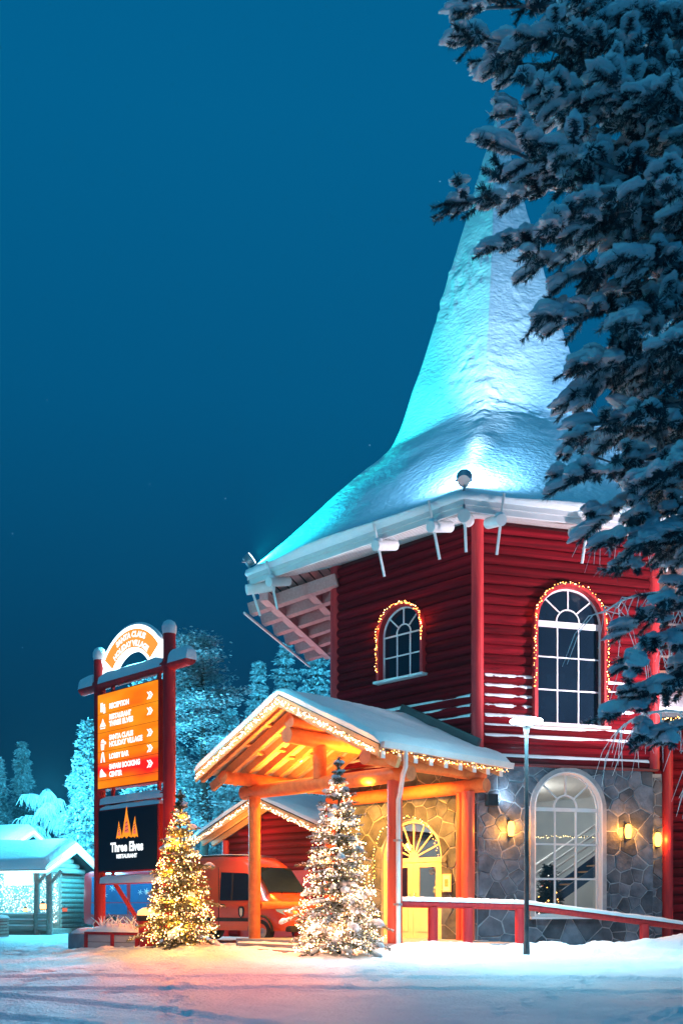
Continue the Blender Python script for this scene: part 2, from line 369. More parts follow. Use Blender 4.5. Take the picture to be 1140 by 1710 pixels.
# --- ground floor stone walls
def clip(poly, nx_, nz_, d):
    out = []
    for i in range(len(poly)):
        a, b = poly[i], poly[(i+1) % len(poly)]
        da, db = a[0]*nx_+a[1]*nz_-d, b[0]*nx_+b[1]*nz_-d
        if da <= 0: out.append(a)
        if (da < 0 < db) or (db < 0 < da):
            t = da/(da-db); out.append((a[0]+(b[0]-a[0])*t, a[1]+(b[1]-a[1])*t))
    return out
def stones(parent, fr, x0, x1, z0, z1, cell, opening, seed, gap=.03):
    rd = random.Random(seed); seeds = []; tries = 0
    cx, hw, zb, zs = opening if opening else (0, 0, 0, 0)
    def nearest(x, z):      # distance outside the opening and its nearest point
        if not opening: return 9, (0, 0)
        if z > zs:
            d = math.hypot(x-cx, z-zs); 
            if d < 1e-6: return -hw, (cx, zs+hw)
            return d-hw, (cx+(x-cx)/d*hw, zs+(z-zs)/d*hw)
        qx = max(cx-hw, min(cx+hw, x)); qz = max(zb, min(zs, z))
        d = math.hypot(x-qx, z-qz)
        return (d if d > 0 else -1), (qx, qz)
    while tries < 9000 and len(seeds) < 400:
        tries += 1
        x, z = rd.uniform(x0, x1), rd.uniform(z0, z1)
        if nearest(x, z)[0] < .10: continue
        c = cell*(.55+.75*abs(nz3(x*.55+seed, z*.55)) *1.6)
        if any((x-a)**2+((z-b)*1.1)**2 < (.5*(c+cc))**2 for a, b, cc in seeds): continue
        seeds.append((x, z, c))
    for i, (x, z, c) in enumerate(seeds):
        poly = [(x0, z0), (x1, z0), (x1, z1), (x0, z1)]
        for j, (a, b, cc) in enumerate(seeds):
            if i == j: continue
            dx, dz = a-x, b-z; L = math.hypot(dx, dz)
            if L > 3.2: continue
            dx /= L; dz /= L
            w = L*.5+(c*c-cc*cc)*.18/L
            poly = clip(poly, dx, dz, dx*x+dz*z+w-gap*.5)
            if len(poly) < 3: break
        if len(poly) < 3: continue
        d, q = nearest(x, z)
        if opening and d > 0:
            dx, dz = (q[0]-x)/d, (q[1]-z)/d
            poly = clip(poly, dx, dz, dx*q[0]+dz*q[1]-.01)
        if len(poly) < 3: continue
        mx_, mz_ = sum(p[0] for p in poly)/len(poly), sum(p[1] for p in poly)/len(poly)
        t = rd.uniform(.012, .034); n = len(poly)
        jit = [(p[0]+rd.uniform(-.012, .012), p[1]+rd.uniform(-.012, .012)) for p in poly]
        ins = [(mx_+(p[0]-mx_)*.94, mz_+(p[1]-mz_)*.94) for p in jit]
        tl = (rd.uniform(-.03, .03), rd.uniform(-.03, .03))
        mb = MB()
        vs = [(p[0]-mx_, .02, p[1]-mz_) for p in jit]+[(p[0]-mx_, -t*.7, p[1]-mz_) for p in jit]+[(p[0]-mx_, -t-tl[0]*(p[0]-mx_)-tl[1]*(p[1]-mz_), p[1]-mz_) for p in ins]
        fs = [(k, (k+1) % n, n+(k+1) % n, n+k) for k in range(n)]+[(n+k, n+(k+1) % n, 2*n+(k+1) % n, 2*n+k) for k in range(n)]+[tuple(range(2*n, 3*n))]
        mb.add(vs, fs)
        mb.build('stone', stone, parent, fr @ Matrix.Translation((mx_, 0, mz_)))

H0, H1 = .2, 5.10
DOOR = (.30, 1.085, .50, 2.69)         # centre, half width, bottom, spring
WINR = (.0, 1.0, 1.11, 3.96)
mb = MB(); wall_with_arch(mb, -2.58, 2.58, H0, H1, *DOOR, 0.0, .30); sw_l = mb.build('stone_wall', mortar, tower, FL)
mb = MB(); wall_with_arch(mb, -2.58, 2.58, H0, H1, *WINR, 0.0, .30); sw_r = mb.build('stone_wall', mortar, tower, FR)
stones(sw_l, FL, -2.56, 2.56, .5, H1, .52, DOOR, 3)
stones(sw_r, FR, -2.57, 2.57, .25, H1, .50, WINR, 11)
for k in (2, 3, 4, 5):
    mb = MB(); mb.box((-2.58, 0, H0), (2.58, .3, H1)); mb.build('stone_wall', mortar, tower, face_frame(k))
# inside faces and floor, ceiling
mb = MB(); mb.prism([(hexp(i, S-.36)[0]-TC[0], hexp(i, S-.36)[1]-TC[1]) for i in range(6)], 0, .1)
fl = MB(); n6 = 6
pts = [(hexp(i, S-.36)[0]-TC[0], hexp(i, S-.36)[1]-TC[1]) for i in range(6)]
fl.add([(x, y, .5) for x, y in pts]+[(x, y, .2) for x, y in pts], [tuple(range(6)), tuple(range(11, 5, -1))]+[(i, i+6, (i+1) % 6+6, (i+1) % 6) for i in range(6)])
fl.build('interior_floor', wood_floor, tower, None)
for k in (2, 3, 4, 5):
    mb = MB(); mb.box((-2.4, .31, .5), (2.4, .34, 5.0)); mb.build('interior_lining', interior, tower, face_frame(k))
# upper body
ub = MB(); pts = [(hexp(i, S-.12)[0]-TC[0], hexp(i, S-.12)[1]-TC[1]) for i in range(6)]
ub.add([(x, y, 5.0) for x, y in pts]+[(x, y, 12.4) for x, y in pts], [tuple(range(6)), tuple(range(11, 5, -1))]+[(i, i+6, (i+1) % 6+6, (i+1) % 6) for i in range(6)])
ub.m[0] = 1
ub.build('inner_core', [log_dark, interior_white], tower, None)

# --- log storeys
def log_mesh(seed, n=14, seg=26):
    rd = random.Random(seed); mb = MB(); pts = []; rs = []
    ph = rd.uniform(0, 9)
    for i in range(seg+1):
        t = i/seg
        pts.append((t, .006*math.sin(ph+t*5), .006*math.sin(ph*2+t*7))); rs.append(1+.03*math.sin(ph*3+t*9)+.025*nz3(t*14, ph))
    o = len(mb.v); mb.tube([(p[0], 0, 0) for p in pts], [r*.141 for r in rs], n)
    return mb.mesh('log', log_red, 50)
LOGS = [log_mesh(i) for i in range(4)]
LEDGE = []
for sd_ in range(3):
    mb = MB(); n = 40; rd = random.Random(sd_+5); ph = rd.uniform(0, 50)
    sec = [(-.150, .042), (-.152, .062), (-.115, .118), (-.05, .150), (0, .150)]
    sec = [(-.1525, .030), (-.156, .045), (-.128, .105), (-.07, .146), (0, .156)]
    vs = []
    for i in range(n+1):
        t = i/n; th = max(.0, min(1, .55+1.0*nz3(t*5+ph, ph)+.35*nz3(t*17, ph)))
        for j, (y, z) in enumerate(sec):
            a_ = math.atan2(z, y); w_ = (0, .35, 1, .8, .2)[j]*.022*th
            zz = z if j > 1 else z+(1-th)*.05
            rr = (.139 if th < .2 else .1425)+w_
            L_ = math.hypot(y, zz); vs.append((t, y/L_*rr, zz/L_*rr))
    m_ = len(sec)
    mb.add(vs, [(i*m_+j, (i+1)*m_+j, (i+1)*m_+j+1, i*m_+j+1) for i in range(n) for j in range(m_-1)])
    LEDGE.append(mb.mesh('snow_ledge', snow, 60, False))
CH = .26; Z0 = 5.24; NL = 24
def log_wall(k, win, seed, ledge_top):
    fr = face_frame(k); rd = random.Random(seed)
    b = MB(); b.box((-2.5, .06, 5.1), (2.5, .14, 11.5)); wallo = b.build('log_wall', log_dark, tower, fr)
    cx, hw, zb, zs = win
    for i in range(NL):
        z = Z0+i*CH; segs = [(-2.46, 2.46)]
        lo, hi = z-.12, z+.12
        w = 0
        if hi > zb and lo < zs: w = hw
        elif lo >= zs and lo < zs+hw: w = math.sqrt(max(0, hw*hw-(lo-zs)**2))
        if w > 0: segs = [(-2.46, cx-w-.02), (cx+w+.02, 2.46)]
        for a, c in segs:
            M = fr @ Matrix.Translation((a, .03+rd.uniform(-.018, .018), z)) @ Matrix.Rotation(R(rd.uniform(-.22, .22)), 4, 'Y') @ Matrix.Diagonal((c-a, rd.uniform(.95, 1.06), rd.uniform(.94, 1.04), 1))
            inst('log', LOGS[rd.randrange(4)], wallo, M)
            if z < ledge_top and rd.random() < .92:
                M2 = fr @ Matrix.Translation((a+.05, .03, z-.004)) @ Matrix.Diagonal((c-a-.1, 1, 1, 1))
                inst('snow_ledge', LEDGE[rd.randrange(3)], wallo, M2)
    return wallo
WUL = (.07, .78, 7.70, 8.93); WUR = (.0, 1.0, 6.18, 8.86)
log_wall(0, WUL, 1, 7.0); log_wall(1, WUR, 2, 7.4)
for k in (2, 3, 4, 5):
    b = MB(); b.box((-2.5, .0, 5.1), (2.5, .14, 11.5)); b.build('log_wall', log_red, tower, face_frame(k))
for i in range(6):
    x, y = hexp(i, S+.02); b = MB(); b.cyl((0, 0, 5.12), (0, 0, 11.46), .165, .16, 16)
    b.build('corner_post', paint_red, tower, frame(x, y))
for k in (0, 1):       # drip board between stone and logs
    b = MB(); b.box((-2.66, -.16, 5.06), (2.66, .02, 5.115)); b.build('drip_board', log_dark, tower, face_frame(k))

# --- windows
def ring(mb, cx, hw, zb, zs, w, y0, y1, bottom=True, n=20):
    """arched frame, outer half width hw, member width w"""
    o = [(cx+hw, zb)]+arch_pts(cx, hw, zs, n)+[(cx-hw, zb)]
    i_ = [(cx+hw-w, zb)]+arch_pts(cx, hw-w, zs, n)+[(cx-hw+w, zb)]
    for k in range(len(o)-1):
        mb.prism([o[k], o[k+1], i_[k+1], i_[k]], y0, y1)
    if bottom: mb.box((cx-hw+w, y0, zb), (cx+hw-w, y1, zb+w))
def arched_window(fr, win, cols, rows, glass, framem, muntm, depth, casing, transom, mw=.035, sill=True, caseM=None):
    cx, hw, zb, zs = win; y = depth
    c = MB(); ring(c, cx, hw+casing, zb, zs, casing+.03, y-.22, y+.04, False); w_ = c.build('window', caseM or framem, tower, fr, 40)
    f = MB(); ring(f, cx, hw-.005, zb, zs, .07, y-.03, y+.03); f.build('frame', framem, w_, fr, 40)
    if sill:
        s_ = MB(); s_.box((cx-hw-.12, y-.30, zb-.07), (cx+hw+.12, y+.02, zb-.004)); s_.build('sill', framem, w_, fr)
    hi = hw-.07
    xsv = [cx-hi+2*hi*i/cols for i in range(cols+1)]; zsv = [zb+.07+(zs-zb-.07)*i/rows for i in range(rows+1)]
    for x in xsv[1:-1]:
        b = MB(); b.box((x-mw/2, y-.02, zb+.07), (x+mw/2, y+.02, zs)); b.build('muntin', muntm, w_, fr)
    for z in zsv[1:-1]:
        b = MB(); b.box((cx-hi, y-.022, z-mw/2), (cx+hi, y+.018, z+mw/2)); b.build('muntin', muntm, w_, fr)
    b = MB(); b.box((cx-hi, y-.03, zs-transom/2), (cx+hi, y+.025, zs+transom/2)); b.build('transom_bar', muntm, w_, fr)
    ri = hi*.36
    b = MB(); o = arch_pts(cx, ri+mw/2, zs+transom/2, 12); q = arch_pts(cx, ri-mw/2, zs+transom/2, 12)
    for k in range(12): b.prism([o[k], o[k+1], q[k+1], q[k]], y-.02, y+.02)
    b.build('muntin', muntm, w_, fr, 40)
    angs = [math.pi*i/4 for i in (1, 2, 3)]
    for a in angs:
        b = MB(); b.beam((cx+ri*math.cos(a), y, zs+transom/2+ri*math.sin(a)), (cx+hi*math.cos(a), y, zs+hi*math.sin(a)), .038, mw, up=(0, 1, 0)); b.build('muntin', muntm, w_, fr)
    gl = (y+.004, y+.010)
    for i in range(cols):
        for j in range(rows):
            b = MB(); b.box((xsv[i]+mw/2, gl[0], zsv[j]+mw/2), (xsv[i+1]-mw/2, gl[1], zsv[j+1]-mw/2)); b.build('pane', glass, w_, fr)
    b = MB(); b.prism(arch_pts(cx, ri-mw/2, zs+transom/2, 10), *gl); b.build('pane', glass, w_, fr)
    ed = [0]+angs+[math.pi]
    for k in range(4):
        a0, a1 = ed[k]+.03, ed[k+1]-.03
        po = [(cx+hi*math.cos(a0+(a1-a0)*t/6), zs+max(transom/2, hi*math.sin(a0+(a1-a0)*t/6))) for t in range(7)]
        pi_ = [(cx+(ri+mw/2)*math.cos(a1+(a0-a1)*t/6), zs+transom/2+(ri+mw/2)*math.sin(a1+(a0-a1)*t/6)) for t in range(7)]
        b = MB()
        for t in range(6): b.add([(po[t][0], gl[0], po[t][1]), (po[t+1][0], gl[0], po[t+1][1]), (pi_[5-t][0], gl[0], pi_[5-t][1]), (pi_[6-t][0], gl[0], pi_[6-t][1])], [(0, 1, 2, 3)])
        b.build('pane', glass, w_, fr, recalc=False)
    return w_
arched_window(FL, WUL, 3, 2, dark_glass, white_trim, white_trim, -.02, .06, .04, caseM=paint_red)
arched_window(FR, WUR, 3, 3, dark_glass, white_trim, white_trim, -.02, .07, .16, caseM=paint_red)
arched_window(FR, WINR, 3, 3, clear_glass, white_trim, white_trim, .12, .0, .10, mw=.05)
b = MB(); ring(b, 0, 1.12, 1.11, 3.96, .12, -.09, .0, False); b.build('stone_arch_trim', concrete, tower, FR, 40)

# --- entrance doors in the left stone wall
def doors():
    cx, hw, zb, zs = DOOR; y = .14
    f = MB(); ring(f, cx, hw-.004, zb, zs, .09, y-.06, y+.06, False); d0 = f.build('door_frame', door_white, tower, FL, 40)
    b = MB(); b.box((cx-hw+.09, y-.05, zs-.10), (cx+hw-.09, y+.05, zs+.02)); b.build('transom_bar', door_white, d0, FL)
    hi = hw-.09
    for i in range(1, 8):
        a = math.pi*i/8
        b = MB(); b.beam((cx+.18*math.cos(a), y, zs+.02+.18*math.sin(a)), (cx+hi*math.cos(a), y, zs+hi*math.sin(a)), .04, .03, up=(0, 1, 0)); b.build('muntin', door_white, d0, FL)
    b = MB(); b.prism(arch_pts(cx, .18, zs+.02, 10), y-.02, y+.02); b.build('fan_hub', door_white, d0, FL)
    ed = [math.pi*i/8 for i in range(9)]
    for k in range(8):
        a0, a1 = ed[k]+.02, ed[k+1]-.02
        b = MB(); P = [(cx+.18*math.cos(a0), zs+.02+.18*math.sin(a0)), (cx+hi*math.cos(a0), zs+.02+hi*.985*math.sin(a0)), (cx+hi*math.cos(a1), zs+.02+hi*.985*math.sin(a1)), (cx+.18*math.cos(a1), zs+.02+.18*math.sin(a1))]
        b.prism(P, y+.004, y+.010); b.build('pane', clear_glass, d0, FL)
    x0, x1 = cx-hi, cx+hi; mid = cx
    for a, c, side in ((x0, mid-.004, 1), (mid+.004, x1, -1)):
        b = MB(); gx0, gx1, gz0, gz1 = a+.2, c-.2, zb+1.0, zs-.24
        b.box((a, y-.03, zb), (gx0, y+.03, zs-.105)); b.box((gx1, y-.03, zb), (c, y+.03, zs-.105))
        b.box((gx0, y-.03, zb), (gx1, y+.03, gz0)); b.box((gx0, y-.03, gz1), (gx1, y+.03, zs-.105))
        d = b.build('door', door_white, tower, FL)
        b = MB(); b.box((gx0, y-.004, gz0), (gx1, y+.004, gz1)); b.build('pane', clear_glass, d, FL)
        b = MB(); b.box((gx0-.02, y-.045, zb+.18), (gx1+.02, y-.031, zb+.85)); b.build('door_panel', door_white, d, FL)
        hx = c-.08 if side == 1 else a+.08
        b = MB(); b.tube([(hx, y-.03, 1.35), (hx, y-.09, 1.38), (hx, y-.09, 1.72), (hx, y-.03, 1.75)], .015, 8); b.build('handle', chrome, d, FL, 60)
doors()
og = thing('ornament_garland', 'red and white bauble garland hanging behind the entrance door glass', 'garland', FL @ Matrix.Translation((.86, .42, 1.15)))
rd = random.Random(6); red_ball = pm('bauble_red', (.5, .01, .015), None, .2, 3); white_ball = pm('bauble_white', (.8, .8, .8), None, .3, 3)
for i in range(16):
    rr = rd.uniform(.05, .11); c = (rd.gauss(0, .10), rd.gauss(0, .06), 1.35*i/15); b = MB()
    b.lathe([(rr*math.sin(R(a)), -rr*math.cos(R(a))) for a in range(0, 181, 30)], 10, 0, c); b.build('bauble', white_ball if i % 3 else red_ball, og, None, 180)
b = MB(); b.tube([(0, 0, 0), (0, 0, 1.6)], .012, 6); b.build('cord', wrought, og)

# --- roof
PROF = [(.0, 26.0), (.28, 25.0), (.6, 24.0), (1.19, 22.0), (2.17, 18.74), (2.75, 17.0), (3.30, 15.45), (3.72, 14.86), (4.45, 14.12), (5.19, 13.42), (6.64, 12.02), (7.5, 11.22), (7.86, 11.0)]
def prof_at(t):
    x = t*(len(PROF)-1); i = min(int(x), len(PROF)-2); u = x-i
    p0, p1, p2, p3 = PROF[max(i-1, 0)], PROF[i], PROF[i+1], PROF[min(i+2, len(PROF)-1)]
    out = []
    for k in (0, 1):
        a, b, c, d = p0[k], p1[k], p2[k], p3[k]
        out.append(.5*(2*b+(c-a)*u+(2*a-5*b+4*c-d)*u*u+(3*b-a-3*c+d)*u**3))
    return out
def hexf(phi, soft):
    p = ((phi-VA[0]) % (math.pi/3))-math.pi/6
    f = math.cos(math.pi/6)/math.cos(p)
    return f+(soft*(1-f)*.35)
rows, cols_ = 300, 6*44
rv = []
for i in range(rows+1):
    t = i/rows; r, z = prof_at(t); sp = 1-sm(15.0, 13.2, 30-z) if False else sm(14.3, 15.6, z)
    for j in range(cols_):
        phi = VA[0]+2*math.pi*j/cols_
        f = hexf(phi, 1-sp); x, y = math.cos(phi), math.sin(phi)
        rr = r*f
        mk = sm(-.25, .35, nz3(x*rr*.55+5, y*rr*.55, z*.42))
        d = sp*(.035*nz3(x*rr*1.2, y*rr*1.2, z*1.2)+mk*(.055*nz3(x*rr*3.6, y*rr*3.6, z*4.2)+.050*abs(nz3(x*rr*8, y*rr*8, z*9)))) + (1-sp)*(.035*nz3(x*rr*.7, y*rr*.7, z*.7)+.007*nz3(x*rr*3, y*rr*3, z*3))
        # drifted ribs on the flare
        p = ((phi-VA[0]+math.pi/6) % (math.pi/3))-math.pi/6
        rib = (1-sp)*.12*math.exp(-(p/.09)**2)*sm(3.3, 4.6, r)*(1-sm(6.6, 7.8, r)*.3)
        sag = -(1-sp)*.16*math.cos(p*3)**2*0
        k = min(1, r/.6)
        rv.append((x*(rr+d*k), y*(rr+d*k), z+(d*.6*k)+rib))
for (dr, z) in ((.06, 10.97), (.03, 10.93), (-.10, 10.92)):
    for j in range(cols_):
        phi = VA[0]+2*math.pi*j/cols_; f = hexf(phi, .15); n_ = .03*nz3(math.cos(phi)*12, math.sin(phi)*12, z)
        rv.append((math.cos(phi)*(7.86*f+dr+n_), math.sin(phi)*(7.86*f+dr+n_), z+n_*.5))
rf = [(i*cols_+j, i*cols_+(j+1) % cols_, (i+1)*cols_+(j+1) % cols_, (i+1)*cols_+j) for i in range(rows+3) for j in range(cols_)]
# deck under the snow
dk = MB(); P0 = [hexp(i, 7.72) for i in range(6)]; P1 = [hexp(i, 3.1) for i in range(6)]
vs = [(x-TC[0], y-TC[1], 10.90) for x, y in P0]+[(x-TC[0], y-TC[1], 15.0) for x, y in P1]+[(0, 0, 25.4)]
dk.add(vs, [(i, (i+1) % 6, (i+1) % 6+6, i+6) for i in range(6)]+[(i+6, (i+1) % 6+6, 12) for i in range(6)])
roof = dk.build('roof', roofing, tower, None)
g = MB(); g.v = rv; g.f = rf; g.m = [0]*len(rf); g.build('snow_cover', snow_rough, roof, None, 180)
AE = 7.78*.8660254; HE = 7.78/2
for k in range(6):
    fr = face_frame(k, 0, AE)
    b = MB(); b.box((-HE, 0, 10.66), (HE, .05, 10.93)); b.box((-HE-.02, -.045, 10.80), (HE+.02, -.003, 10.93)); b.build('fascia', white_trim, roof, fr)
    # soffit of lengthwise boards, rising to the wall
    nb = 9; b = MB(); y0, z0, y1, z1 = .05, 10.68, AE-AP+.05, 11.46
    for i in range(nb):
        a, c = i/nb, (i+.84)/nb
        for (u, w, dz) in ((a, c, 0), (c, (i+1)/nb, .05)):
            ya, yb = y0+(y1-y0)*u, y0+(y1-y0)*w; za, zb_ = z0+(z1-z0)*u+dz, z0+(z1-z0)*w+dz
            ha, hb = (AE-ya)*.57735, (AE-yb)*.57735
            b.add([(-ha, ya, za), (ha, ya, za), (hb, yb, zb_), (-hb, yb, zb_)], [(0, 1, 2, 3)])
    b.build('soffit', pink_spill_trim if k == 5 else white_trim, roof, fr, recalc=False)
# log brackets with rods
def bracket(k, u, log=True):
    fr = face_frame(k, 0, AE); x = u*HE
    b = MB(); b.cyl((x, -.20, 10.46), (x, .55, 10.66), .135, .135, 16); br = b.build('bracket', white_trim, roof, fr, 40)
    b = MB(); b.tube([(x+.02, -.30, 11.05), (x+.02, -.10, 10.42), (x+.02, .12, 9.75)], .035, 8); b.build('rod', white_trim, br, fr)
    b = MB(); b.lathe([(.13, -.03), (.11, .05), (0, .08)], 10, 0, (x, -.1, 10.60)); b.build('snow_cap', snow, br, fr, 180)
for k, us in ((0, (-.72, .32, .78)), (1, (-.78, -.2, .4)),):
    for u in us: bracket(k, u)
for i in (0, 1, 5):    # corner brackets under the eave corners
    x, y = hexp(i, 7.55); a = VA[i]
    b = MB(); c, s_ = math.cos(a), math.sin(a)
    b.cyl((c*.30, s_*.30, 10.52), (-c*.5, -s_*.5, 10.70), .15, .15, 16); br = b.build('bracket', white_trim, roof, frame(x, y), 40)
    b = MB(); b.tube([(c*.2, s_*.2, 11.0), (c*.1, s_*.1, 10.4), (-c*.1, -s_*.1, 9.8)], .035, 8); b.build('rod', white_trim, br, frame(x, y))
# outriggers below the far left eave
fr = face_frame(5, 0, AE)
for x in (-3.0, -1.9, -.7, .5, 1.7, 2.8):
    b = MB(); b.beam((x, -.35, 10.28), (x, 2.35, 10.95), .30, .34); b.build('outrigger', pink_spill_trim, roof, fr)
for y, z in ((.35, 10.40), (1.5, 10.72)):
    b = MB(); b.beam((-3.6 if y < 1 else -2.8, y, z), (3.6 if y < 1 else 2.8, y, z), .26, .24); b.build('cross_beam', pink_spill_trim, roof, fr)
for i in range(5):
    xa = (-3.0, -1.9, -.7, .5, 1.7)[i]+.15; xb = (-1.9, -.7, .5, 1.7, 2.8)[i]-.15
    b = MB(); b.add([(xa, .5, 10.66), (xb, .5, 10.66), (xb, 1.4, 10.99), (xa, 1.4, 10.99)], [(0, 1, 2, 3)]); b.build('soffit_panel', red_panel, roof, fr)
b = MB(); b.tube([(-3.4, -.32, 10.02), (3.4, -.32, 10.02)], .04, 8); b.build('snow_guard_rail', white_trim, roof, fr)

# ------------------------------------------------------------------ roof floodlights
def flood(label, loc, tgt, energy, col, angle, narrow=()):
    t = thing('floodlight', label, 'floodlight', frame(*loc), 'floodlights on the tower eaves')
    d = (Vector(tgt)-Vector(loc)).normalized()
    b = MB(); b.tube([(0, 0, 0), (0, 0, .55), tuple(d*.02+Vector((0, 0, .60)))], .028, 8); b.build('arm', grey_metal, t)
    c = Vector((0, 0, .68)); b = MB(); b.cyl(c-d*.12, c+d*.10, .15, .19, 20); h = b.build('lamp_head', grey_metal, t, None, 40)
    b = MB(); b.cyl(c+d*.10, c+d*.115, .17, .17, 20); b.build('lens', e_flood, h)
    b = MB(); b.box((-.2, -.02, .62), (.2, .02, .66)); b.build('yoke', grey_metal, t)
    lamp('flood_beam', 'SPOT', tuple(Vector(loc)+c+d*.2), energy, col, t, .08, tgt, angle, 1.0)
    for (tg2, e2, c2, a2) in narrow: lamp('flood_core', 'SPOT', tuple(Vector(loc)+c+d*.2), e2, c2, t, .08, tg2, a2, 1.0)
x, y = hexp(0, 7.80); flood('round floodlight on stalk at the near eave corner lighting the spire', (x, y, 10.72), (hexp(0, 1.6)[0], hexp(0, 1.6)[1], 17.5), 2600, (.22, .60, 1), 165, [((hexp(0, 2.5)[0]+.25, hexp(0, 2.5)[1], 17.0), 4200, (.55, .80, 1), 28)])
x, y = hexp(5, 7.78); flood('small floodlight with turquoise beam at the far tip of the eave', (x, y, 10.70), (hexp(5, 3.0)[0]+.5, hexp(5, 3.0)[1]-1.2, 14.6), 3200, (.003, .66, .80), 165, [((hexp(5, 2.7)[0], hexp(5, 2.7)[1]-.2, 16.6), 4500, (.0, .92, .74), 40)])
x, y = hexp(1, 7.8); flood('floodlight on the eave corner behind the foreground pine', (x, y, 10.7), (hexp(1, 1.8)[0], hexp(1, 1.8)[1], 18.5), 3600, (.30, .58, 1), 150)

# ------------------------------------------------------------------ entrance porch (local x right, y back towards the wall)
PF = frame(-1.507, 24.56, 0, -44.5)
porch = thing('entrance_porch', 'log porch with snowy gable roof and glowing orange timber before the tower', 'porch', PF)
HW_, ZR, ZE, DEP = 3.25, 6.52, 4.98, 4.45
sl = (ZR-ZE)/HW_
def rz(x): return ZR-abs(x)*sl
for sgn in (-1, 1):
    dep = DEP if sgn < 0 else 4.94
    # ceiling planks (run along the ridge)
    npk = 11
    for i in range(npk):
        x0, x1 = HW_*i/npk+.004, HW_*(i+1)/npk-.004
        d2 = 4.50 if x1 < 2.6 else dep
        b = MB(); b.add([(sgn*x0, .03, rz(x0)-.06), (sgn*x1, .03, rz(x1)-.06), (sgn*x1, d2, rz(x1)-.06), (sgn*x0, d2, rz(x0)-.06),
                         (sgn*x0, .03, rz(x0)-.03), (sgn*x1, .03, rz(x1)-.03), (sgn*x1, d2, rz(x1)-.03), (sgn*x0, d2, rz(x0)-.03)],
                        [(0, 3, 2, 1), (4, 5, 6, 7), (0, 1, 5, 4), (1, 2, 6, 5), (2, 3, 7, 6), (3, 0, 4, 7)])
        b.build('ceiling_plank', board_w, porch)
    # deck
    b = MB(); b.beam((0, 0, 0), (0, 0, 1), .01, .01); b = MB()
    d2 = dep
    b.add([(0, -.02, ZR-.025), (sgn*HW_, -.02, ZE-.025), (sgn*HW_, d2, ZE-.025), (0, 4.5, ZR-.025), (0, -.02, ZR+.05), (sgn*(HW_+.04), -.02, ZE+.05), (sgn*(HW_+.04), d2, ZE+.05), (0, 4.5, ZR+.05)],
          [(0, 3, 2, 1), (4, 5, 6, 7), (0, 1, 5, 4), (1, 2, 6, 5), (2, 3, 7, 6), (3, 0, 4, 7)])
    deck = b.build('roof_deck', roofing, porch)
    # snow slab
    nu, nv = 34, 40; vs = []
    for i in range(nu+1):
        for j in range(nv+1):
            u = i/nu; x = u*(HW_+.10); yy = -.06+(d2+.06)*j/nv
            if u < .35 or sgn < 0: yy = min(yy, 4.52) if u < .75 else yy
            th = .22+.05*nz3(x*1.1+sgn*9, yy*1.1)+.02*nz3(x*4, yy*4, 2)
            th *= sm(0, .06, 1-u)*.55+.45; th *= .55+.45*sm(0, .12, yy+.06)
            if u < .06: th -= .04*(1-u/.06)
            vs.append((sgn*x, yy-.03*(1-sm(0, .2, yy)), rz(x)+.055+th))
    top = len(vs)
    for i in range(nu+1):
        for j in range(nv+1):
            x = i/nu*(HW_+.10); yy = -.06+(d2+.06)*j/nv
            if i/nu < .35 or sgn < 0: yy = min(yy, 4.52) if i/nu < .75 else yy
            vs.append((sgn*x, yy+.02, rz(x)+.055))
    q = nv+1; fs = [(i*q+j, (i+1)*q+j, (i+1)*q+j+1, i*q+j+1) for i in range(nu) for j in range(nv)]
    fs += [(i*q, (i+1)*q, top+(i+1)*q, top+i*q) for i in range(nu)]+[(nu*q+j, nu*q+j+1, top+nu*q+j+1, top+nu*q+j) for j in range(nv)]
    fs += [(i*q+nv, (i+1)*q+nv, top+(i+1)*q+nv, top+i*q+nv) for i in range(nu)]
    b = MB(); b.add(vs, fs); b.build('snow_slab', snow, deck, None, 60)
    # rafters
    for i in range(9):
        y = .12+i*.56
        if y > dep-.1: continue
        xe = HW_-.02 if sgn < 0 or True else 2.5
        x_in = .05 if y < 4.4 else 2.7
        b = MB(); b.beam((sgn*x_in, y, rz(x_in)-.17), (sgn*(xe+.05), y, rz(xe+.05)-.17), .11, .20); b.build('rafter', rafter_w, porch)
        if sgn > 0:
            b = MB(); b.box((xe+.055, y-.065, rz(xe)-.30), (xe+.075, y+.065, rz(xe)-.06)); b.build('rafter_end', white_trim, porch)
    # noggins between rafters
    for i in range(7):
        for x in (.9, 1.75):
            y = .18+i*.56; xx = x+(.25 if i % 2 else 0)
            b = MB(); b.box((-.05, 0, -.09), (.05, .44, .0), 0, Matrix.Translation((sgn*xx, y, rz(xx)-.065)) @ Matrix.Rotation(sgn*math.atan(sl), 4, 'Y')); b.build('noggin', rafter_w, porch)
    # barge board
    b = MB(); b.add([(0, -.06, ZR+.03), (sgn*(HW_+.08), -.06, ZE-.01), (sgn*(HW_+.08), -.06, ZE-.27), (0, -.06, ZR-.25),
                     (0, -.025, ZR+.03), (sgn*(HW_+.08), -.025, ZE-.01), (sgn*(HW_+.08), -.025, ZE-.27), (0, -.025, ZR-.25)],
                    [(0, 1, 2, 3), (4, 7, 6, 5), (0, 4, 5, 1), (1, 5, 6, 2), (2, 6, 7, 3), (3, 7, 4, 0)]); b.build('barge_board', rafter_w, porch)
    # flying rafter behind it
    b = MB(); b.beam((0, .55, ZR-.27), (sgn*(HW_+.12), .55, rz(HW_+.12)-.30), .12, .24); b.build('flying_rafter', rafter_w, porch)
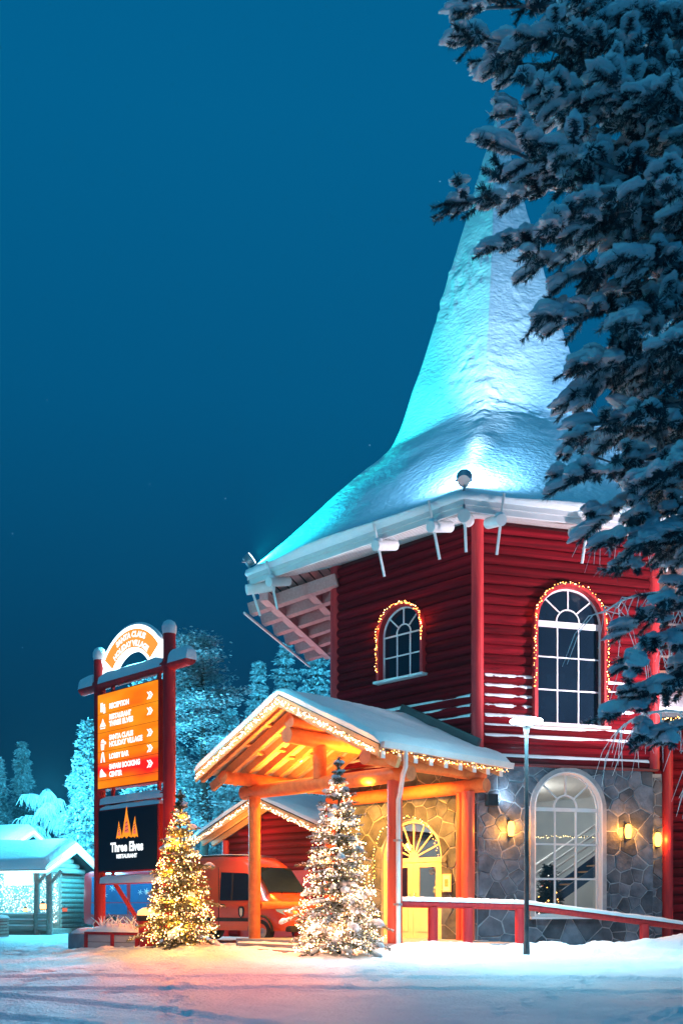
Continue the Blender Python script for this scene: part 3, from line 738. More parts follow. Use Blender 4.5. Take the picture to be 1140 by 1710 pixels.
# gutter on the right eave
b = MB(); gx = HW_+.12
b.add([(gx-.06, .0, ZE+.06), (gx-.06, 4.96, ZE+.06), (gx-.05, 4.96, ZE-.06), (gx-.05, 0, ZE-.06), (gx+.06, 4.96, ZE-.07), (gx+.06, 0, ZE-.07), (gx+.09, 4.96, ZE+.07), (gx+.09, 0, ZE+.07)],
      [(0, 1, 2, 3), (3, 2, 4, 5), (5, 4, 6, 7), (0, 3, 5, 7), (1, 6, 4, 2)])
b.build('gutter', white_trim, porch)
b = MB(); b.tube([(gx, .80, ZE-.05), (gx, .80, ZE-.42), (gx-.10, .82, ZE-.58), (2.88, 1.18, ZE-.95), (2.80, 1.2, ZE-1.1), (2.80, 1.2, .45), (2.84, 1.14, .38)], .055, 12); b.build('drainpipe', white_trim, porch, None, 60)
for z in (1.4, 2.9):
    b = MB(); b.box((2.70, 1.13, z), (2.865, 1.27, z+.05)); b.build('pipe_clip', grey_metal, porch)
b = MB(); b.beam((.1, 4.40, rz(.1)+.36), (2.75, 4.40, rz(2.75)+.36), .10, .26); b.build('flashing', roofing, porch)
# logs
def plog(name, p0, p1, r, mats=None):
    b = MB(); n = 8; P = [Vector(p0).lerp(Vector(p1), i/n) for i in range(n+1)]
    b.tube(P, [r*(1+.02*math.sin(i*1.7+p0[0])) for i in range(n+1)], 18, 0, True, 1); return b.build(name, mats or [log_warm, log_end], porch, None, 50)
plog('ridge_log', (0, .30, 5.96), (0, 4.5, 5.96), .175); plog('ridge_log', (0, .22, 5.61), (0, 4.5, 5.61), .195)
for sx_ in (-1, 1): plog('purlin_log', (sx_*2.58, .28, 4.81), (sx_*2.58, 4.5 if sx_ < 0 else 4.75, 4.81), .175)
plog('tie_beam', (-3.0, 1.36, 4.50), (3.05, 1.36, 4.50), .19); plog('tie_beam', (-2.55, 4.25, 4.46), (3.1, 4.25, 4.46), .18)
plog('king_post', (0, 1.36, 4.62), (0, 1.36, 5.46), .175)
post_m = [paint_red, log_end]
post_red = pm('post_red', (.52, .06, .03), (.62, .085, .04), .45, 3, (4, 4, .5), .2, 12, orand=.1)
def ppost(x, y, z0, z1, r):
    b = MB(); P = [(x, y, z0+(z1-z0)*i/8) for i in range(9)]; b.tube(P, [r*(1+.02*math.sin(i*1.3+x)) for i in range(9)], 20, 0, True, 1); return b.build('post', post_m, porch, None, 50)
post_m = [log_warm, log_end]; ppost(-2.55, 1.36, .3, 4.36, .165); post_m = [post_red, log_end]; ppost(2.55, 1.36, .3, 4.36, .18); ppost(2.62, 4.1, .3, 4.32, .17); ppost(-2.5, 4.2, .3, 4.32, .16); ppost(2.30, 4.22, .3, 4.32, .12)
# floor and steps
b = MB(); b.box((-2.9, 1.0, .2), (2.95, 4.54, .5)); fl_ = b.build('floor', concrete, porch)
for i in range(3):
    b = MB(); z1 = .50-.0-(i+1)*.045-i*.06
    b.box((-2.4, 1.0-.34*(i+1), -.1), (1.3, 1.0-.34*i-.003, .40-.12*i)); b.build('step', concrete, porch)
    n = 24; vs = []; zt = .40-.12*i
    for a in range(n+1):
        for c, (yy, hh) in enumerate(((1.0-.34*(i+1)-.02, .0), (1.0-.34*(i+1)+.03, .05), (1.0-.34*i-.1, .06), (1.0-.34*i-.004, .05))):
            x = -2.4+3.7*a/n; vs.append((x, yy, zt+.004+hh*(.6+.6*nz3(x*3, i*3.1+c*.7))))
    b = MB(); b.add(vs, [(a*4+c, (a+1)*4+c, (a+1)*4+c+1, a*4+c+1) for a in range(n) for c in range(3)]); b.build('step_snow', snow, porch, None, 60)
# left log rail
plog('rail_log', (-2.5, 1.5, 1.40), (-2.5, 4.4, 1.40), .11, [log_warm, log_end]); plog('rail_post', (-2.5, 2.9, .4), (-2.5, 2.9, 1.30), .10, [paint_red, log_end])
# downlights, the front pair added, and the ceiling lamp
WARM = (1, .40, .05)
for (x, y) in ((-1.15, 2.0), (-1.15, 3.3), (1.15, 2.0), (1.15, 3.3), (-2.1, 2.6), (-1.6, .85), (.6, .85)):
    z = rz(x)-.066; M = PF @ Matrix.Translation((x, y, z)) @ Matrix.Rotation((1 if x > 0 else -1)*math.atan(sl), 4, 'Y')
    b = MB(); b.cyl((0, 0, .0), (0, 0, -.03), .10, .10, 20); d_ = b.build('downlight', white_trim, porch, M)
    b = MB(); b.cyl((0, 0, -.031), (0, 0, -.036), .085, .085, 20); b.build('lens', e_down, d_, M)
for (x, y) in ((-1.3, 2.2), (1.3, 2.8), ):
    p = PF @ Vector((x, y, rz(x)-.28)); lamp('porch_down_beam', 'SPOT', p, 2200, (1, .32, .03), porch, .12, p-Vector((0, 0, 3)), 118, .8)
for (x, y, tx, ty) in ((-1.6, .45, .9, -3.2), (.6, .40, 1.7, -2.5)):  # front spots added to throw the orange pool on the snow
    lamp('porch_down_beam', 'SPOT', PF @ Vector((x, y, rz(x)-.34)), 3600, (1, .14, .003), porch, .12, PF @ Vector((tx, ty, .3)), 84, 1.0)
for sg in (-1, 1):
    for f in (.12, .5, .88):
        lamp('gable_bulb_glow', 'POINT', PF @ Vector((sg*HW_*f, -.40, rz(HW_*f)-.12)), 7, (1, .36, .06), porch, .05)
for _ in ():
    pass
b = MB(); b.lathe([(.0, 0), (.30, -.01), (.34, -.06), (.30, -.12), (.12, -.16), (0, -.165)], 24, 0, (.62, 2.3, rz(.62)-.10)); b.build('ceiling_lamp', e_down, porch, None, 60)
for (x, y, z, tx, ty, tz, e, cone) in ((.6, 2.2, 4.75, .5, 2.5, 7, 520, 160), (-1.4, 1.8, 4.45, -1.3, 2.0, 7, 520, 160), (1.5, 2.6, 4.5, 1.2, 4.6, 2.2, 1150, 120), (-1.1, 2.6, 4.4, -.9, 4.6, 2.2, 1150, 120), (1.8, 1.2, 4.3, 1.7, 1.3, 7, 240, 150), (-.6, .6, 4.9, -.6, .9, 7, 160, 150)):
    lamp('porch_fill_spot', 'SPOT', PF @ Vector((x, y, z)), e, (1, .35, .035), porch, .12, PF @ Vector((tx, ty, tz)), cone, .8)  # unseen spots added to wash the ceiling and stone wall
for (x, y, z, e) in ((.2, 3.0, 4.0, 170), (-1.9, 2.4, 3.2, 130)):
    lamp('porch_fill_glow', 'POINT', PF @ Vector((x, y, z)), e, (1, .36, .04), porch, .12)  # unseen points added to stand in for spill inside the porch

# ------------------------------------------------------------------ ramp rail (parallel to the right stone wall)
RF = frame(1.23, 23.78, 0, 15.5)
rail = thing('ramp_handrail', 'snow-topped red log handrail running down the ramp before the stone wall', 'handrail', RF)
def rlog(name, p0, p1, r, cap=True):
    b = MB(); n = 6; P = [Vector(p0).lerp(Vector(p1), i/n) for i in range(n+1)]; b.tube(P, r, 16, 0, True, 0); o = b.build(name, paint_red, rail, None, 50)
    if cap:
        vs = []; N_ = 50; d = Vector(p1)-Vector(p0)
        for i in range(N_+1):
            c = Vector(p0)+d*(i/N_)
            for k, a in enumerate((-70, -45, -15, 15, 45, 70)):
                h = r+(.055+.025*nz3(i*.35, p0[0]))*math.cos(R(a))**.5
                vs.append((c.x, c.y+math.sin(R(a))*h*.95, c.z+math.cos(R(a))*h))
        m = MB(); m.add(vs, [(i*6+k, (i+1)*6+k, (i+1)*6+k+1, i*6+k+1) for i in range(N_) for k in range(5)]); m.build('snow_cap', snow, o, None, 70)
rlog('rail', (.12, 0, 1.46), (2.05, 0, 1.42), .105); rlog('rail', (2.05, 0, 1.42), (3.45, 0, 1.38), .105); rlog('rail', (3.45, 0, 1.38), (7.85, 0, .86), .10)
for x, z in ((1.0, 1.36), (1.90, 1.34), (3.28, 1.32), (6.75, .92)):
    b = MB(); b.tube([(x, 0, .05), (x, 0, .5), (x, 0, z)], .12, 16); b.build('post', paint_red, rail, None, 50)
# ramp slab
b = MB(); b.add([(.3, .15, .49), (3.4, .15, .46), (7.9, .15, .12), (7.9, 1.45, .12), (3.4, 1.45, .46), (.3, 1.45, .49), (.3, .15, 0), (7.9, .15, 0), (7.9, 1.45, 0), (.3, 1.45, 0)],
                [(0, 1, 4, 5), (1, 2, 3, 4), (0, 6, 7, 2, 1), (5, 4, 3, 8, 9), (2, 7, 8, 3), (0, 5, 9, 6)])
tag(b.build('ramp', concrete, None, RF), 'concrete ramp beside the stone wall', 'ramp', kind='structure')

# ------------------------------------------------------------------ street lamp
def street_lamp(label, lx, ly, H, energy, col, cone):
    lz = gz(lx, ly); k = H/5.02
    t = thing('street_lamp', label, 'street lamp', frame(lx, ly, lz), 'ring-headed street lamps')
    b = MB(); b.tube([(0, 0, -.2), (0, 0, H*.5), (0, 0, H-.24)], [.054, .047, .038], 14); b.build('pole', pole_metal, t, None, 60)
    b = MB(); b.lathe([(.05, -.05), (.072, 0), (.072, .25), (.048, .3)], 16); b.build('base_sleeve', pole_metal, t, None, 50)
    b = MB(); b.lathe([(.040, H-.28), (.055, H-.24), (.09, H-.10), (.02, H-.06), (0, H-.06)], 16); b.build('lamp_neck', grey_metal, t, None, 50)
    for a in (20, 140, 260):
        b = MB(); b.tube([(.05*math.cos(R(a)), .05*math.sin(R(a)), H-.12), (.29*math.cos(R(a)), .29*math.sin(R(a)), H-.02)], .018, 8); b.build('spoke', grey_metal, t)
    b = MB(); prof = [(.31+.045*math.cos(R(a)), H+.035*math.sin(R(a))) for a in range(0, 361, 45)]
    b.lathe(prof, 40); b.build('ring', e_ring, t, None, 60)
    if cone: lamp('ring_light', 'SPOT', (lx, ly, lz+H-.1), energy, col, t, .3, (lx, ly, 0), cone, .9)
    if cone: lamp('ring_glow', 'POINT', (lx, ly, lz+H+.06), 260, col, t, .3)
    else:
        lamp('ring_light', 'POINT', (lx, ly, lz+H-.1), 700, (.5, .86, 1), t, .3)
        b = MB(); b.box((-.30, -.02, H-.75), (-.10, .16, H-.50)); fh = b.build('added_wall_flood', black_metal, t)  # flood added to the out-of-view lamp to light the tower's right face
        lamp('added_flood_beam', 'SPOT', (lx-.34, ly+.07, lz+H-.62), energy, col, t, .1, (6.2, 27, 9.0), 56, .7)
street_lamp('slim street lamp with glowing ring head in front of the stone wall', 3.97, 21.5, 5.02, 3500, (.34, .80, 1), 124)
street_lamp('taller street lamp past the log wing, beyond the right edge of the view', 13.4, 22.6, 5.6, 9500, (1, .84, .94), 0)

# ------------------------------------------------------------------ string lights
def bulbs(name, label, pts, step, jit, r, mats, group, wire=True, drop=0, seed=1):
    rd = random.Random(seed); P = [Vector(p) for p in pts]; b = MB(); acc = 0
    t = thing(name, label, 'string lights', Matrix.Translation(P[0]), group)
    O = P[0]
    for i in range(len(P)-1):
        d = P[i+1]-P[i]; L = d.length; s = acc
        while s < L:
            p = P[i]+d*(s/L)+Vector((rd.uniform(-jit, jit), rd.uniform(-jit, jit), rd.uniform(-jit, jit)-(rd.random()**1.5)*drop))
            b.octa(p-O, r*rd.uniform(.7, 1.25), rd.randrange(len(mats))); s += step*rd.uniform(.5, 1.5)
        acc = s-L
    b.build('bulbs', mats, t, None, None, False)['kind'] = 'stuff'
    if wire:
        w_ = MB(); w_.tube([p-O for p in P], .008, 5); w_.build('wire', black_metal, t)
    return t
def LP(M, pts): return [M @ Vector(p) for p in pts]
GW = 'warm string lights on the eaves'
bulbs('string_lights', 'warm string lights along the left gable slope of the entrance porch', LP(PF, [(0, -.10, ZR-.06), (-HW_, -.10, ZE-.08)]), .028, .02, .017, [e_bulb, e_bulbw], GW, drop=.13, seed=1)
bulbs('string_lights', 'warm string lights along the right gable slope of the entrance porch', LP(PF, [(0, -.10, ZR-.06), (HW_, -.10, ZE-.08)]), .028, .02, .016, [e_bulb, e_bulbw], GW, drop=.13, seed=2)
bulbs('string_lights', 'warm string lights under the white gutter of the entrance porch', LP(PF, [(HW_+.08, 0, ZE-.10), (HW_+.08, 4.9, ZE-.10)]), .05, .025, .014, [e_bulb, e_bulb2], GW, drop=.08, seed=3)
def arch_string(fr, win, off, label, z_from_l, z_from_r, step, r, seed):
    cx, hw, zb, zs = win; h = hw+off
    pts = [(cx+h, -.26, z_from_r)]+[(p[0], -.26, p[1]) for p in arch_pts(cx, h, zs, 20)]+[(cx-h, -.26, z_from_l)]
    return bulbs('string_lights', label, LP(fr, pts), step, .035, r, [e_bulb2, e_bulb, e_bulb2], 'warm string lights around windows', drop=0, seed=seed)
arch_string(FL, WUL, .05, 'amber string lights round the smaller upper arched window', 8.0, 8.6, .035, .016, 4)
arch_string(FR, WUR, .06, 'amber string lights round the larger upper arched window', 7.1, 6.9, .055, .016, 5)
arch_string(FL, DOOR, .06, 'warm string lights round the arched entrance doors', 2.0, 2.69, .07, .016, 6)
for fr_, w_, e_ in ((FL, WUL, 4), (FR, WUR, 4)):
    for sx_ in (-1, 1):
        p = fr_ @ Vector((w_[0]+sx_*(w_[1]+.08), -.34, w_[3]+.2)); lamp('window_string_glow', 'POINT', p, e_, (1, .30, .04), tower, .03)
    
# ------------------------------------------------------------------ wall lamps
def sconce(label, fr, x, z, e=130):
    t = thing('wall_lamp', label, 'wall lamp', fr @ Matrix.Translation((x, -.05, z)), 'amber wall lamps')
    b = MB(); b.box((-.05, -.04, -.24), (.05, .02, .24)); b.build('back_plate', black_metal, t)
    b = MB(); b.lathe([(.02, -.21), (.075, -.17), (.095, -.03), (.095, .05), (.07, .17), (.02, .20)], 16, 0, (0, -.13, 0)); b.build('lamp_shade', e_sconce, t, None, 60)
    b = MB(); b.lathe([(.0, .2), (.06, .195), (.06, .225), (0, .24)], 16, 0, (0, -.13, 0)); b.lathe([(0, -.25), (.06, -.24), (.07, -.2), (.0, -.2)], 16, 0, (0, -.13, 0)); b.build('cap', black_metal, t)
    for sx_ in (-1, 1):
        lamp('wall_lamp_glow', 'POINT', fr @ Vector((x+.14*sx_, -.26, z)), e*.5, (1, .30, .03), t, .06)
sconce('amber wall lamp between the porch corner and the stone wall window', FR, -1.72, 3.40)
sconce('amber wall lamp between the arched window and the stone wall corner', FR, 1.72, 3.40)

# ------------------------------------------------------------------ floodlight and notice on the porch wall
fp = FR @ Matrix.Translation((-2.30, -.30, 4.12))
t = thing('corner_floodlight', 'small black floodlight lit at the porch corner on the stone wall', 'floodlight', fp)
b = MB(); b.box((-.16, -.12, -.16), (.12, .10, .14)); hd = b.build('lamp_body', black_metal, t)
b = MB(); b.box((.121, -.09, -.05), (.135, .08, .12)); b.build('lens', e_flood, hd)
b = MB(); b.box((-.06, .1, -.05), (.0, .30, .05)); b.build('bracket', black_metal, t)
lamp('corner_flood_beam', 'SPOT', fp @ Vector((.2, -.05, .05)), 60, (.62, .84, 1), t, .05, fp @ Vector((1.6, .28, .6)), 165, 1)
np_ = FL @ Matrix.Translation((1.62, -.05, 2.0))
t = thing('notice_frame', 'small framed notice on the stone wall beside the entrance doors', 'notice', np_)
b = MB(); b.box((-.15, -.03, -.24), (.15, .0, .24)); fr__ = b.build('frame', door_white, t)
b = MB(); b.box((-.11, -.036, -.2), (.11, -.031, .2)); b.build('sheet', interior_white, fr__)
b = MB(); b.box((-.06, -.039, -.1), (.06, -.037, .1)); b.build('print', rafter_w, fr__)
np2 = FL @ Matrix.Translation((1.62, -.05, 2.55))
t = thing('iron_bracket', 'wrought iron bracket above the framed notice by the doors', 'bracket', np2)
b = MB(); b.tube([(0, 0, -.15), (0, -.03, .2)], .015, 6); b.tube([(0, -.02, 0), (.1, -.18, .03), (.14, -.25, -.04)], .012, 6); b.tube([(0, -.02, .0), (-.12, -.14, -.02)], .012, 6); b.build('arm', wrought, t)

# ------------------------------------------------------------------ inside the tower: stairs, tree, lamp
IF = frame(6.6, 29.9, .5, 15.5)
t = thing('staircase', 'staircase with white rails seen through the arched stone wall window', 'staircase', IF)
for yy in (0, 1.0):
    b = MB(); b.add([(-2.0, yy, .0), (-1.7, yy, .0), (1.7, yy, 2.15), (1.7, yy, 2.5), (-2.0, yy+.04, .0), (-1.7, yy+.04, .0), (1.7, yy+.04, 2.15), (1.7, yy+.04, 2.5)], [(0, 1, 2, 3), (7, 6, 5, 4), (0, 4, 5, 1), (1, 5, 6, 2), (2, 6, 7, 3), (3, 7, 4, 0)]); b.build('stringer', bus_blue, t)
    for dz in (.45, .95):
        b = MB(); b.tube([(-2.0, yy-.03, .2+dz), (1.7, yy-.03, 2.5+dz)], .035, 8); b.build('rail', white_trim, t)
for i in range(11):
    b = MB(); x = -1.75+i*.31; b.box((x, .045, .16+i*.195), (x+.3, .995, .20+i*.195)); b.build('tread', wood_floor, t)
lamp('room_light', 'POINT', (4.9, 30.4, 4.5), 420, (1, .93, .84), tower, .3)
b = MB(); b.cyl((4.9-TC[0], 30.4-TC[1], 4.93), (4.9-TC[0], 30.4-TC[1], 4.99), .35, .35, 24); b.build('room_lamp', e_room, tower, None)

# ------------------------------------------------------------------ spruces
def spruce_mb(h, r, seed, levels, per, steps, needles_n, leaf, snowy, z0=.08, power=.85, droop=.35, irregular=.18, trunk=.0):
    """returns crown mesh builder: mat 0 needles, mat 1 snow"""
    rd = random.Random(seed); V = []; F = []; M = []
    def quad(c, d, w, L, m, nrm):
        side = d.cross(nrm)
        if side.length < 1e-4: side = Vector((1, 0, 0))
        side.normalize(); o = len(V)
        a = c-side*w*.5; b_ = c+side*w*.5; e = c+d*L
        V.extend((tuple(a), tuple(b_), tuple(e+side*w*.22), tuple(e-side*w*.22))); F.append((o, o+1, o+2, o+3)); M.append(m)
    for i in range(levels):
        f = (i+rd.uniform(-.3, .3))/levels; f = max(0, min(.995, f))
        z = h*(z0+(1-z0)*f); rr = r*(1-f)**power*(1+rd.uniform(-irregular, irregular))+.04*r
        n = max(3, int(per*(1-.55*f)))
        a0 = rd.uniform(0, 6.28)
        for k in range(n):
            az = a0+6.283*k/n+rd.uniform(-.25, .25); L = rr*rd.uniform(.72, 1.12)
            dirh = Vector((math.cos(az), math.sin(az), 0)); up0 = .28*f+.10
            for s in range(steps):
                u = (s+.6+rd.uniform(-.3, .3))/steps
                p = Vector((0, 0, z))+dirh*(L*u)+Vector((0, 0, L*(up0*u-droop*u*u)))
                tw = L*(.42*(1-u)+.10)
                for sd2 in (-1, 0, 1):
                    td = (dirh*rd.uniform(.6, 1.0)+Vector((-dirh.y, dirh.x, 0))*sd2*rd.uniform(.5, 1.0)+Vector((0, 0, rd.uniform(-.35, .05)))).normalized()
                    for q in range(needles_n):
                        c = p+td*tw*rd.uniform(0, 1)+Vector((rd.gauss(0, 1), rd.gauss(0, 1), rd.gauss(0, 1)))*leaf*.35
                        dd = (td+Vector((rd.gauss(0, .5), rd.gauss(0, .5), rd.gauss(0, .4)-.1))).normalized()
                        isn = rd.random() < snowy
                        quad(c+(Vector((0, 0, leaf*.18)) if isn else Vector((0, 0, 0))), dd, leaf*rd.uniform(.28, .5)*(1.5 if isn else 1), leaf*rd.uniform(.7, 1.3), 1 if isn else 0,
                             Vector((rd.gauss(0, .4), rd.gauss(0, .4), 1)).normalized())
    mb = MB(); mb.v = V; mb.f = F; mb.m = M; return mb
def spruce(name, label, cat, x, y, zb, h, r, seed, mats, levels=26, per=10, steps=5, nn=2, leaf=.2, snowy=.5, group=None, tr=None, z0=.08, **k):
    t = thing(name, label, cat, frame(x, y, zb, seed*37 % 360), group)
    b = MB(); tr = tr or h*.016
    b.tube([(0, 0, -.3), (0, 0, h*.5), (0, 0, h*.99)], [tr, tr*.6, .01], 8); b.build('trunk', bark, t, None, 60)
    m = spruce_mb(h, r, seed, levels, per, steps, nn, leaf, snowy, z0, **k)
    m.build('crown', mats, t, None, None, False)
    return t
spruce('indoor_christmas_tree', 'small decorated tree inside the arched stone wall window', 'christmas tree', 5.95, 28.75, .5, 2.1, .55, 17, [needle, needle], 16, 9, 4, 3, .14, .0)
t = thing('indoor_lights', 'coloured bulbs on the small tree inside the stone wall window', 'string lights', frame(5.95, 28.75, .5))
b = MB(); rd = random.Random(2)
for i in range(90):
    f = rd.random(); a = rd.uniform(0, 6.28); rr = .55*(1-f)**.9; b.octa((rr*math.cos(a), rr*math.sin(a), .2+1.8*f), rd.uniform(.012, .03), rd.randrange(3))
b.build('bulbs', [e_bulbw, e_pink, e_bulb2], t, None, None, False)['kind'] = 'stuff'
bulbs('string_lights', 'string of small lights across the room behind the stone wall window', LP(IF, [(-2.2, 1.6, 3.05), (2.0, 1.6, 3.1)]), .05, .03, .014, [e_bulb], 'lights inside the tower', drop=.04, seed=31)
# two decorated trees
rdx = random.Random(3)
def xmas(label, x, y, zb, h, r, seed, snowy, nlights, lmats, slabel, nlumps):
    t = thing('christmas_tree', label, 'christmas tree', frame(x, y, zb, seed*37 % 360), 'christmas trees by the porch')
    rd = random.Random(seed); tk = MB(); V = []; F = []; Mi = []; sn_ = MB(); tips_ = []
    tk.tube([(0, 0, -.3), (0, 0, h*.5), (0, 0, h*.985)], [.055, .035, .008], 8); tk.build('trunk', bark, t, None, 60)
    lb = MB()
    def rad_at(f): return r*((1-f)**.72 if f < .72 else (.28**.72)*((1-f)/.28)**1.25)
    n_w = 26
    for i in range(n_w):
        f = min(.985, (i+.2+rd.uniform(-.25, .25))/n_w); z = h*(.05+.95*f); nb_ = 11 if f < .5 else (9 if f < .8 else 6); a0 = rd.uniform(0, 6.28)
        for k in range(nb_):
            az = a0+6.283*k/nb_+rd.uniform(-.3, .3); L = max(.07, rad_at(f)*rd.uniform(.55, 1.22)*(1+.55*nz3(math.cos(az)*1.6+seed, math.sin(az)*1.6, f*7))); dh = Vector((math.cos(az), math.sin(az), 0)); sidev = Vector((-dh.y, dh.x, 0))
            lift = rd.uniform(.0, .25)+.55*f
            def pos(u): return Vector((0, 0, z))+dh*L*u+Vector((0, 0, L*(lift*u-(.55+.1*(1-f))*u*u+.22*u**3)))
            lb.tube([pos(0), pos(.5), pos(1)], [.014, .010, .004], 4, 0, False)
            tips_.append((pos(1), L, f))
            nst = max(5, int(L/.040))
            for q in range(nst):
                u = (q+rd.random())/nst; c0 = pos(u); tw = L*.36*(1-u)**.7+.04
                for sg in (-1, 1):
                    if rd.random() < .25: continue
                    tdir = (dh*.75+sidev*sg*rd.uniform(.5, .9)+Vector((0, 0, rd.uniform(-.45, -.05)))).normalized(); ll = tw*rd.uniform(.5, 1.1)
                    nn_ = int(6+ll/.016)
                    for m in range(nn_):
                        v_ = rd.random(); c = c0+tdir*ll*v_
                        dd = (tdir*.8+Vector((rd.gauss(0, .55), rd.gauss(0, .55), rd.gauss(0, .45)))).normalized(); ln_ = rd.uniform(.035, .06)
                        w = dd.cross(Vector((rd.gauss(0, 1), rd.gauss(0, 1), rd.gauss(0, 1)))).normalized()*.0080
                        o = len(V); isn = rd.random() < snowy*(.4+.6*u); 
                        if isn: w = w*2.2; c = c+Vector((0, 0, .012))
                        V.extend((tuple(c-w), tuple(c+w), tuple(c+dd*ln_+w*.3), tuple(c+dd*ln_-w*.3))); F.append((o, o+1, o+2, o+3)); Mi.append(1 if isn else 0)
            if rd.random() < nlumps:
                for q in range(rd.choice((1, 2, 2, 3))):
                    u = rd.uniform(.45, 1.02); c = pos(u)+sidev*rd.gauss(0, .05)+Vector((0, 0, .025)); s_ = rd.uniform(.04, .11)*(1.15-.5*f); d = (pos(min(1, u+.05))-pos(u-.1)).normalized()
                    sn_.tube([c-d*s_*1.4, c-d*s_*.8, c+Vector((0, 0, s_*.15)), c+d*s_*.7, c+d*s_*1.2], [s_*.2, s_*.6, s_*.72, s_*.6, s_*.15], 8)
    for q in range(900):        # upright leader
        zz = rd.random()**.8; c = Vector((rd.gauss(0, .012), rd.gauss(0, .012), h*(.86+.15*zz))); az = rd.uniform(0, 6.28)
        dd = Vector((math.cos(az)*.7, math.sin(az)*.7, rd.uniform(.3, 1))).normalized(); w = dd.cross(Vector((rd.gauss(0, 1), rd.gauss(0, 1), .3))).normalized()*.008
        o = len(V); ln_ = rd.uniform(.05, .09)*(1.25-zz); V.extend((tuple(c-w), tuple(c+w), tuple(c+dd*ln_+w*.3), tuple(c+dd*ln_-w*.3))); F.append((o, o+1, o+2, o+3)); Mi.append(1 if rd.random() < snowy else 0)
    lb.build('branches', bark, t, None, 180)['kind'] = 'stuff'
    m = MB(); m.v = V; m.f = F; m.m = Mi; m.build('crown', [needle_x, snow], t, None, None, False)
    so_ = sn_.build('snow', snow, t, None, 180); so_['kind'] = 'stuff'
    st = thing('tree_lights', slabel, 'string lights', W[t.name], 'string lights on the christmas trees')
    b = MB()
    def pt(f, a, k): rr = rad_at(f)*k+.02; return (math.cos(a)*rr, math.sin(a)*rr, h*(.05+.95*f)-rr*.12)
    for i in range(nlights):
        f = 1-math.sqrt(1-(i+rd.random())/nlights*.985); f = min(.99, max(0, f+rd.gauss(0, .012)))
        a = f*52+rd.gauss(0, .22) if i % 5 < 2 else rd.uniform(0, 6.283); p = pt(f, a, rd.uniform(.62, 1.0)); b.octa((p[0], p[1], p[2]+rd.uniform(-.06, .06)), rd.uniform(.010, .018), rd.randrange(len(lmats)))
    b.build('bulbs', lmats, st, None, None, False)['kind'] = 'stuff'
    w_ = MB(); w_.tube([pt(i/420, i/420*52, .82) for i in range(420)], .005, 4); w_.build('wire', black_metal, st, None, None, False)
    print('xmas quads', len(F))
    return t, st
tl, sl_ = xmas('snow-dusted christmas tree with golden lights beside the tall sign', -3.48, 21.6, gz(-3.48, 21.6)-.05, 3.35, .84, 21, .07, 1250, [e_bulb, e_bulb, e_bulb2], 'golden string lights wound round the tree beside the sign', .12)
tr_, sr_ = xmas('taller snow-caked christmas tree with white lights before the porch', -.06, 21.3, gz(-.06, 21.3)-.05, 4.2, 1.04, 33, .24, 1300, [e_bulbw, e_bulb, e_bulb], 'pinkish white string lights wound round the taller tree', .42)
for st, (x, y, z), e, c in ((sl_, (-3.48, 21.6, 0), 30, (1, .38, .03)), (sr_, (-.06, 21.3, 0), 26, (1, .42, .24))):
    hh = 3.3 if x < -1 else 4.2
    for f in (.12, .3, .48, .66, .84):  # unseen point lamps added to stand in for the bulbs' spill
        for k in range(2):
            a = f*40+k*3.14; rr = (.80 if x < -1 else .98)*(1-f)**.8*.45
            lamp('tree_light_glow', 'POINT', (x+rr*math.cos(a), y+rr*math.sin(a), gz(x, y)+hh*f), e*(1.15-f)*3.2, c, st, .05)
    for (a, hgt) in ((235, .6), (305, 1.3), (180, 1.0)):
        lamp('tree_light_glow', 'POINT', (x+1.15*math.cos(R(a)), y+1.15*math.sin(R(a)), gz(x, y)+hgt), e*1.1, c, st, .1)

# ------------------------------------------------------------------ tall sign (local x right, y back)
GZ = .3
SF = frame(-4.89, 23.5, 0, -44.5)
sign = thing('village_sign', 'tall red log signpost with lit orange directory and dark restaurant panel', 'sign', SF)
def slog(name, p0, p1, r, par=None, n=8):
    b = MB(); P = [Vector(p0).lerp(Vector(p1), i/n) for i in range(n+1)]; b.tube(P, r, 18); return b.build(name, paint_red, par or sign, None, 50)
def snowcap(par, x, y, z, r):
    b = MB(); b.lathe([(r*1.05, -.10), (r*1.18, -.02), (r*1.18, .08), (r*.9, .17), (r*.45, .21), (0, .22)], 18, 0, (x, y, z)); b.build('snow_cap', snow, par, None, 60)
for x, zt in ((-1.437, 7.50), (1.437, 7.60)):
    p = slog('post', (x, 0, 0), (x, 0, zt), .140); snowcap(p, x, 0, zt, .14)
def snow_ridge(par, x0, x1, y, z, w, h, seed):
    vs = []; N_ = 40; K = (-1, -.8, -.35, .35, .8, 1)
    for i in range(N_+1):
        u = i/N_; x = x0+(x1-x0)*u; e = min(1, 6*u+.25, 6*(1-u)+.25)**.5
        for k, c in enumerate(K):
            hh = (0 if k in (0, 5) else (.75 if k in (1, 4) else 1))*h*e*(1+.35*nz3(x*1.6, seed, k*.2))
            vs.append((x, y+c*w*(.9+.1*e), z+hh-(.10 if k in (0, 5) else 0)))
    b = MB(); b.add(vs, [(i*6+k, (i+1)*6+k, (i+1)*6+k+1, i*6+k+1) for i in range(N_) for k in range(5)]+[tuple(range(6)), tuple(range(N_*6+5, N_*6-1, -1))]); b.build('snow', snow, par, None, 60)
p = slog('crossbeam', (-2.2, 0, 6.78), (2.22, 0, 6.82), .14); snow_ridge(p, -2.22, -1.56, 0, 6.88, .15, .18, 1); snow_ridge(p, -1.32, 1.32, 0, 6.88, .15, .17, 2); snow_ridge(p, 1.56, 2.26, 0, 6.90, .16, .2, 3)
p = slog('rail', (-1.4, 0, 3.90), (1.4, 0, 3.94), .085); snow_ridge(p, -1.3, 1.3, 0, 3.94, .1, .10, 4)
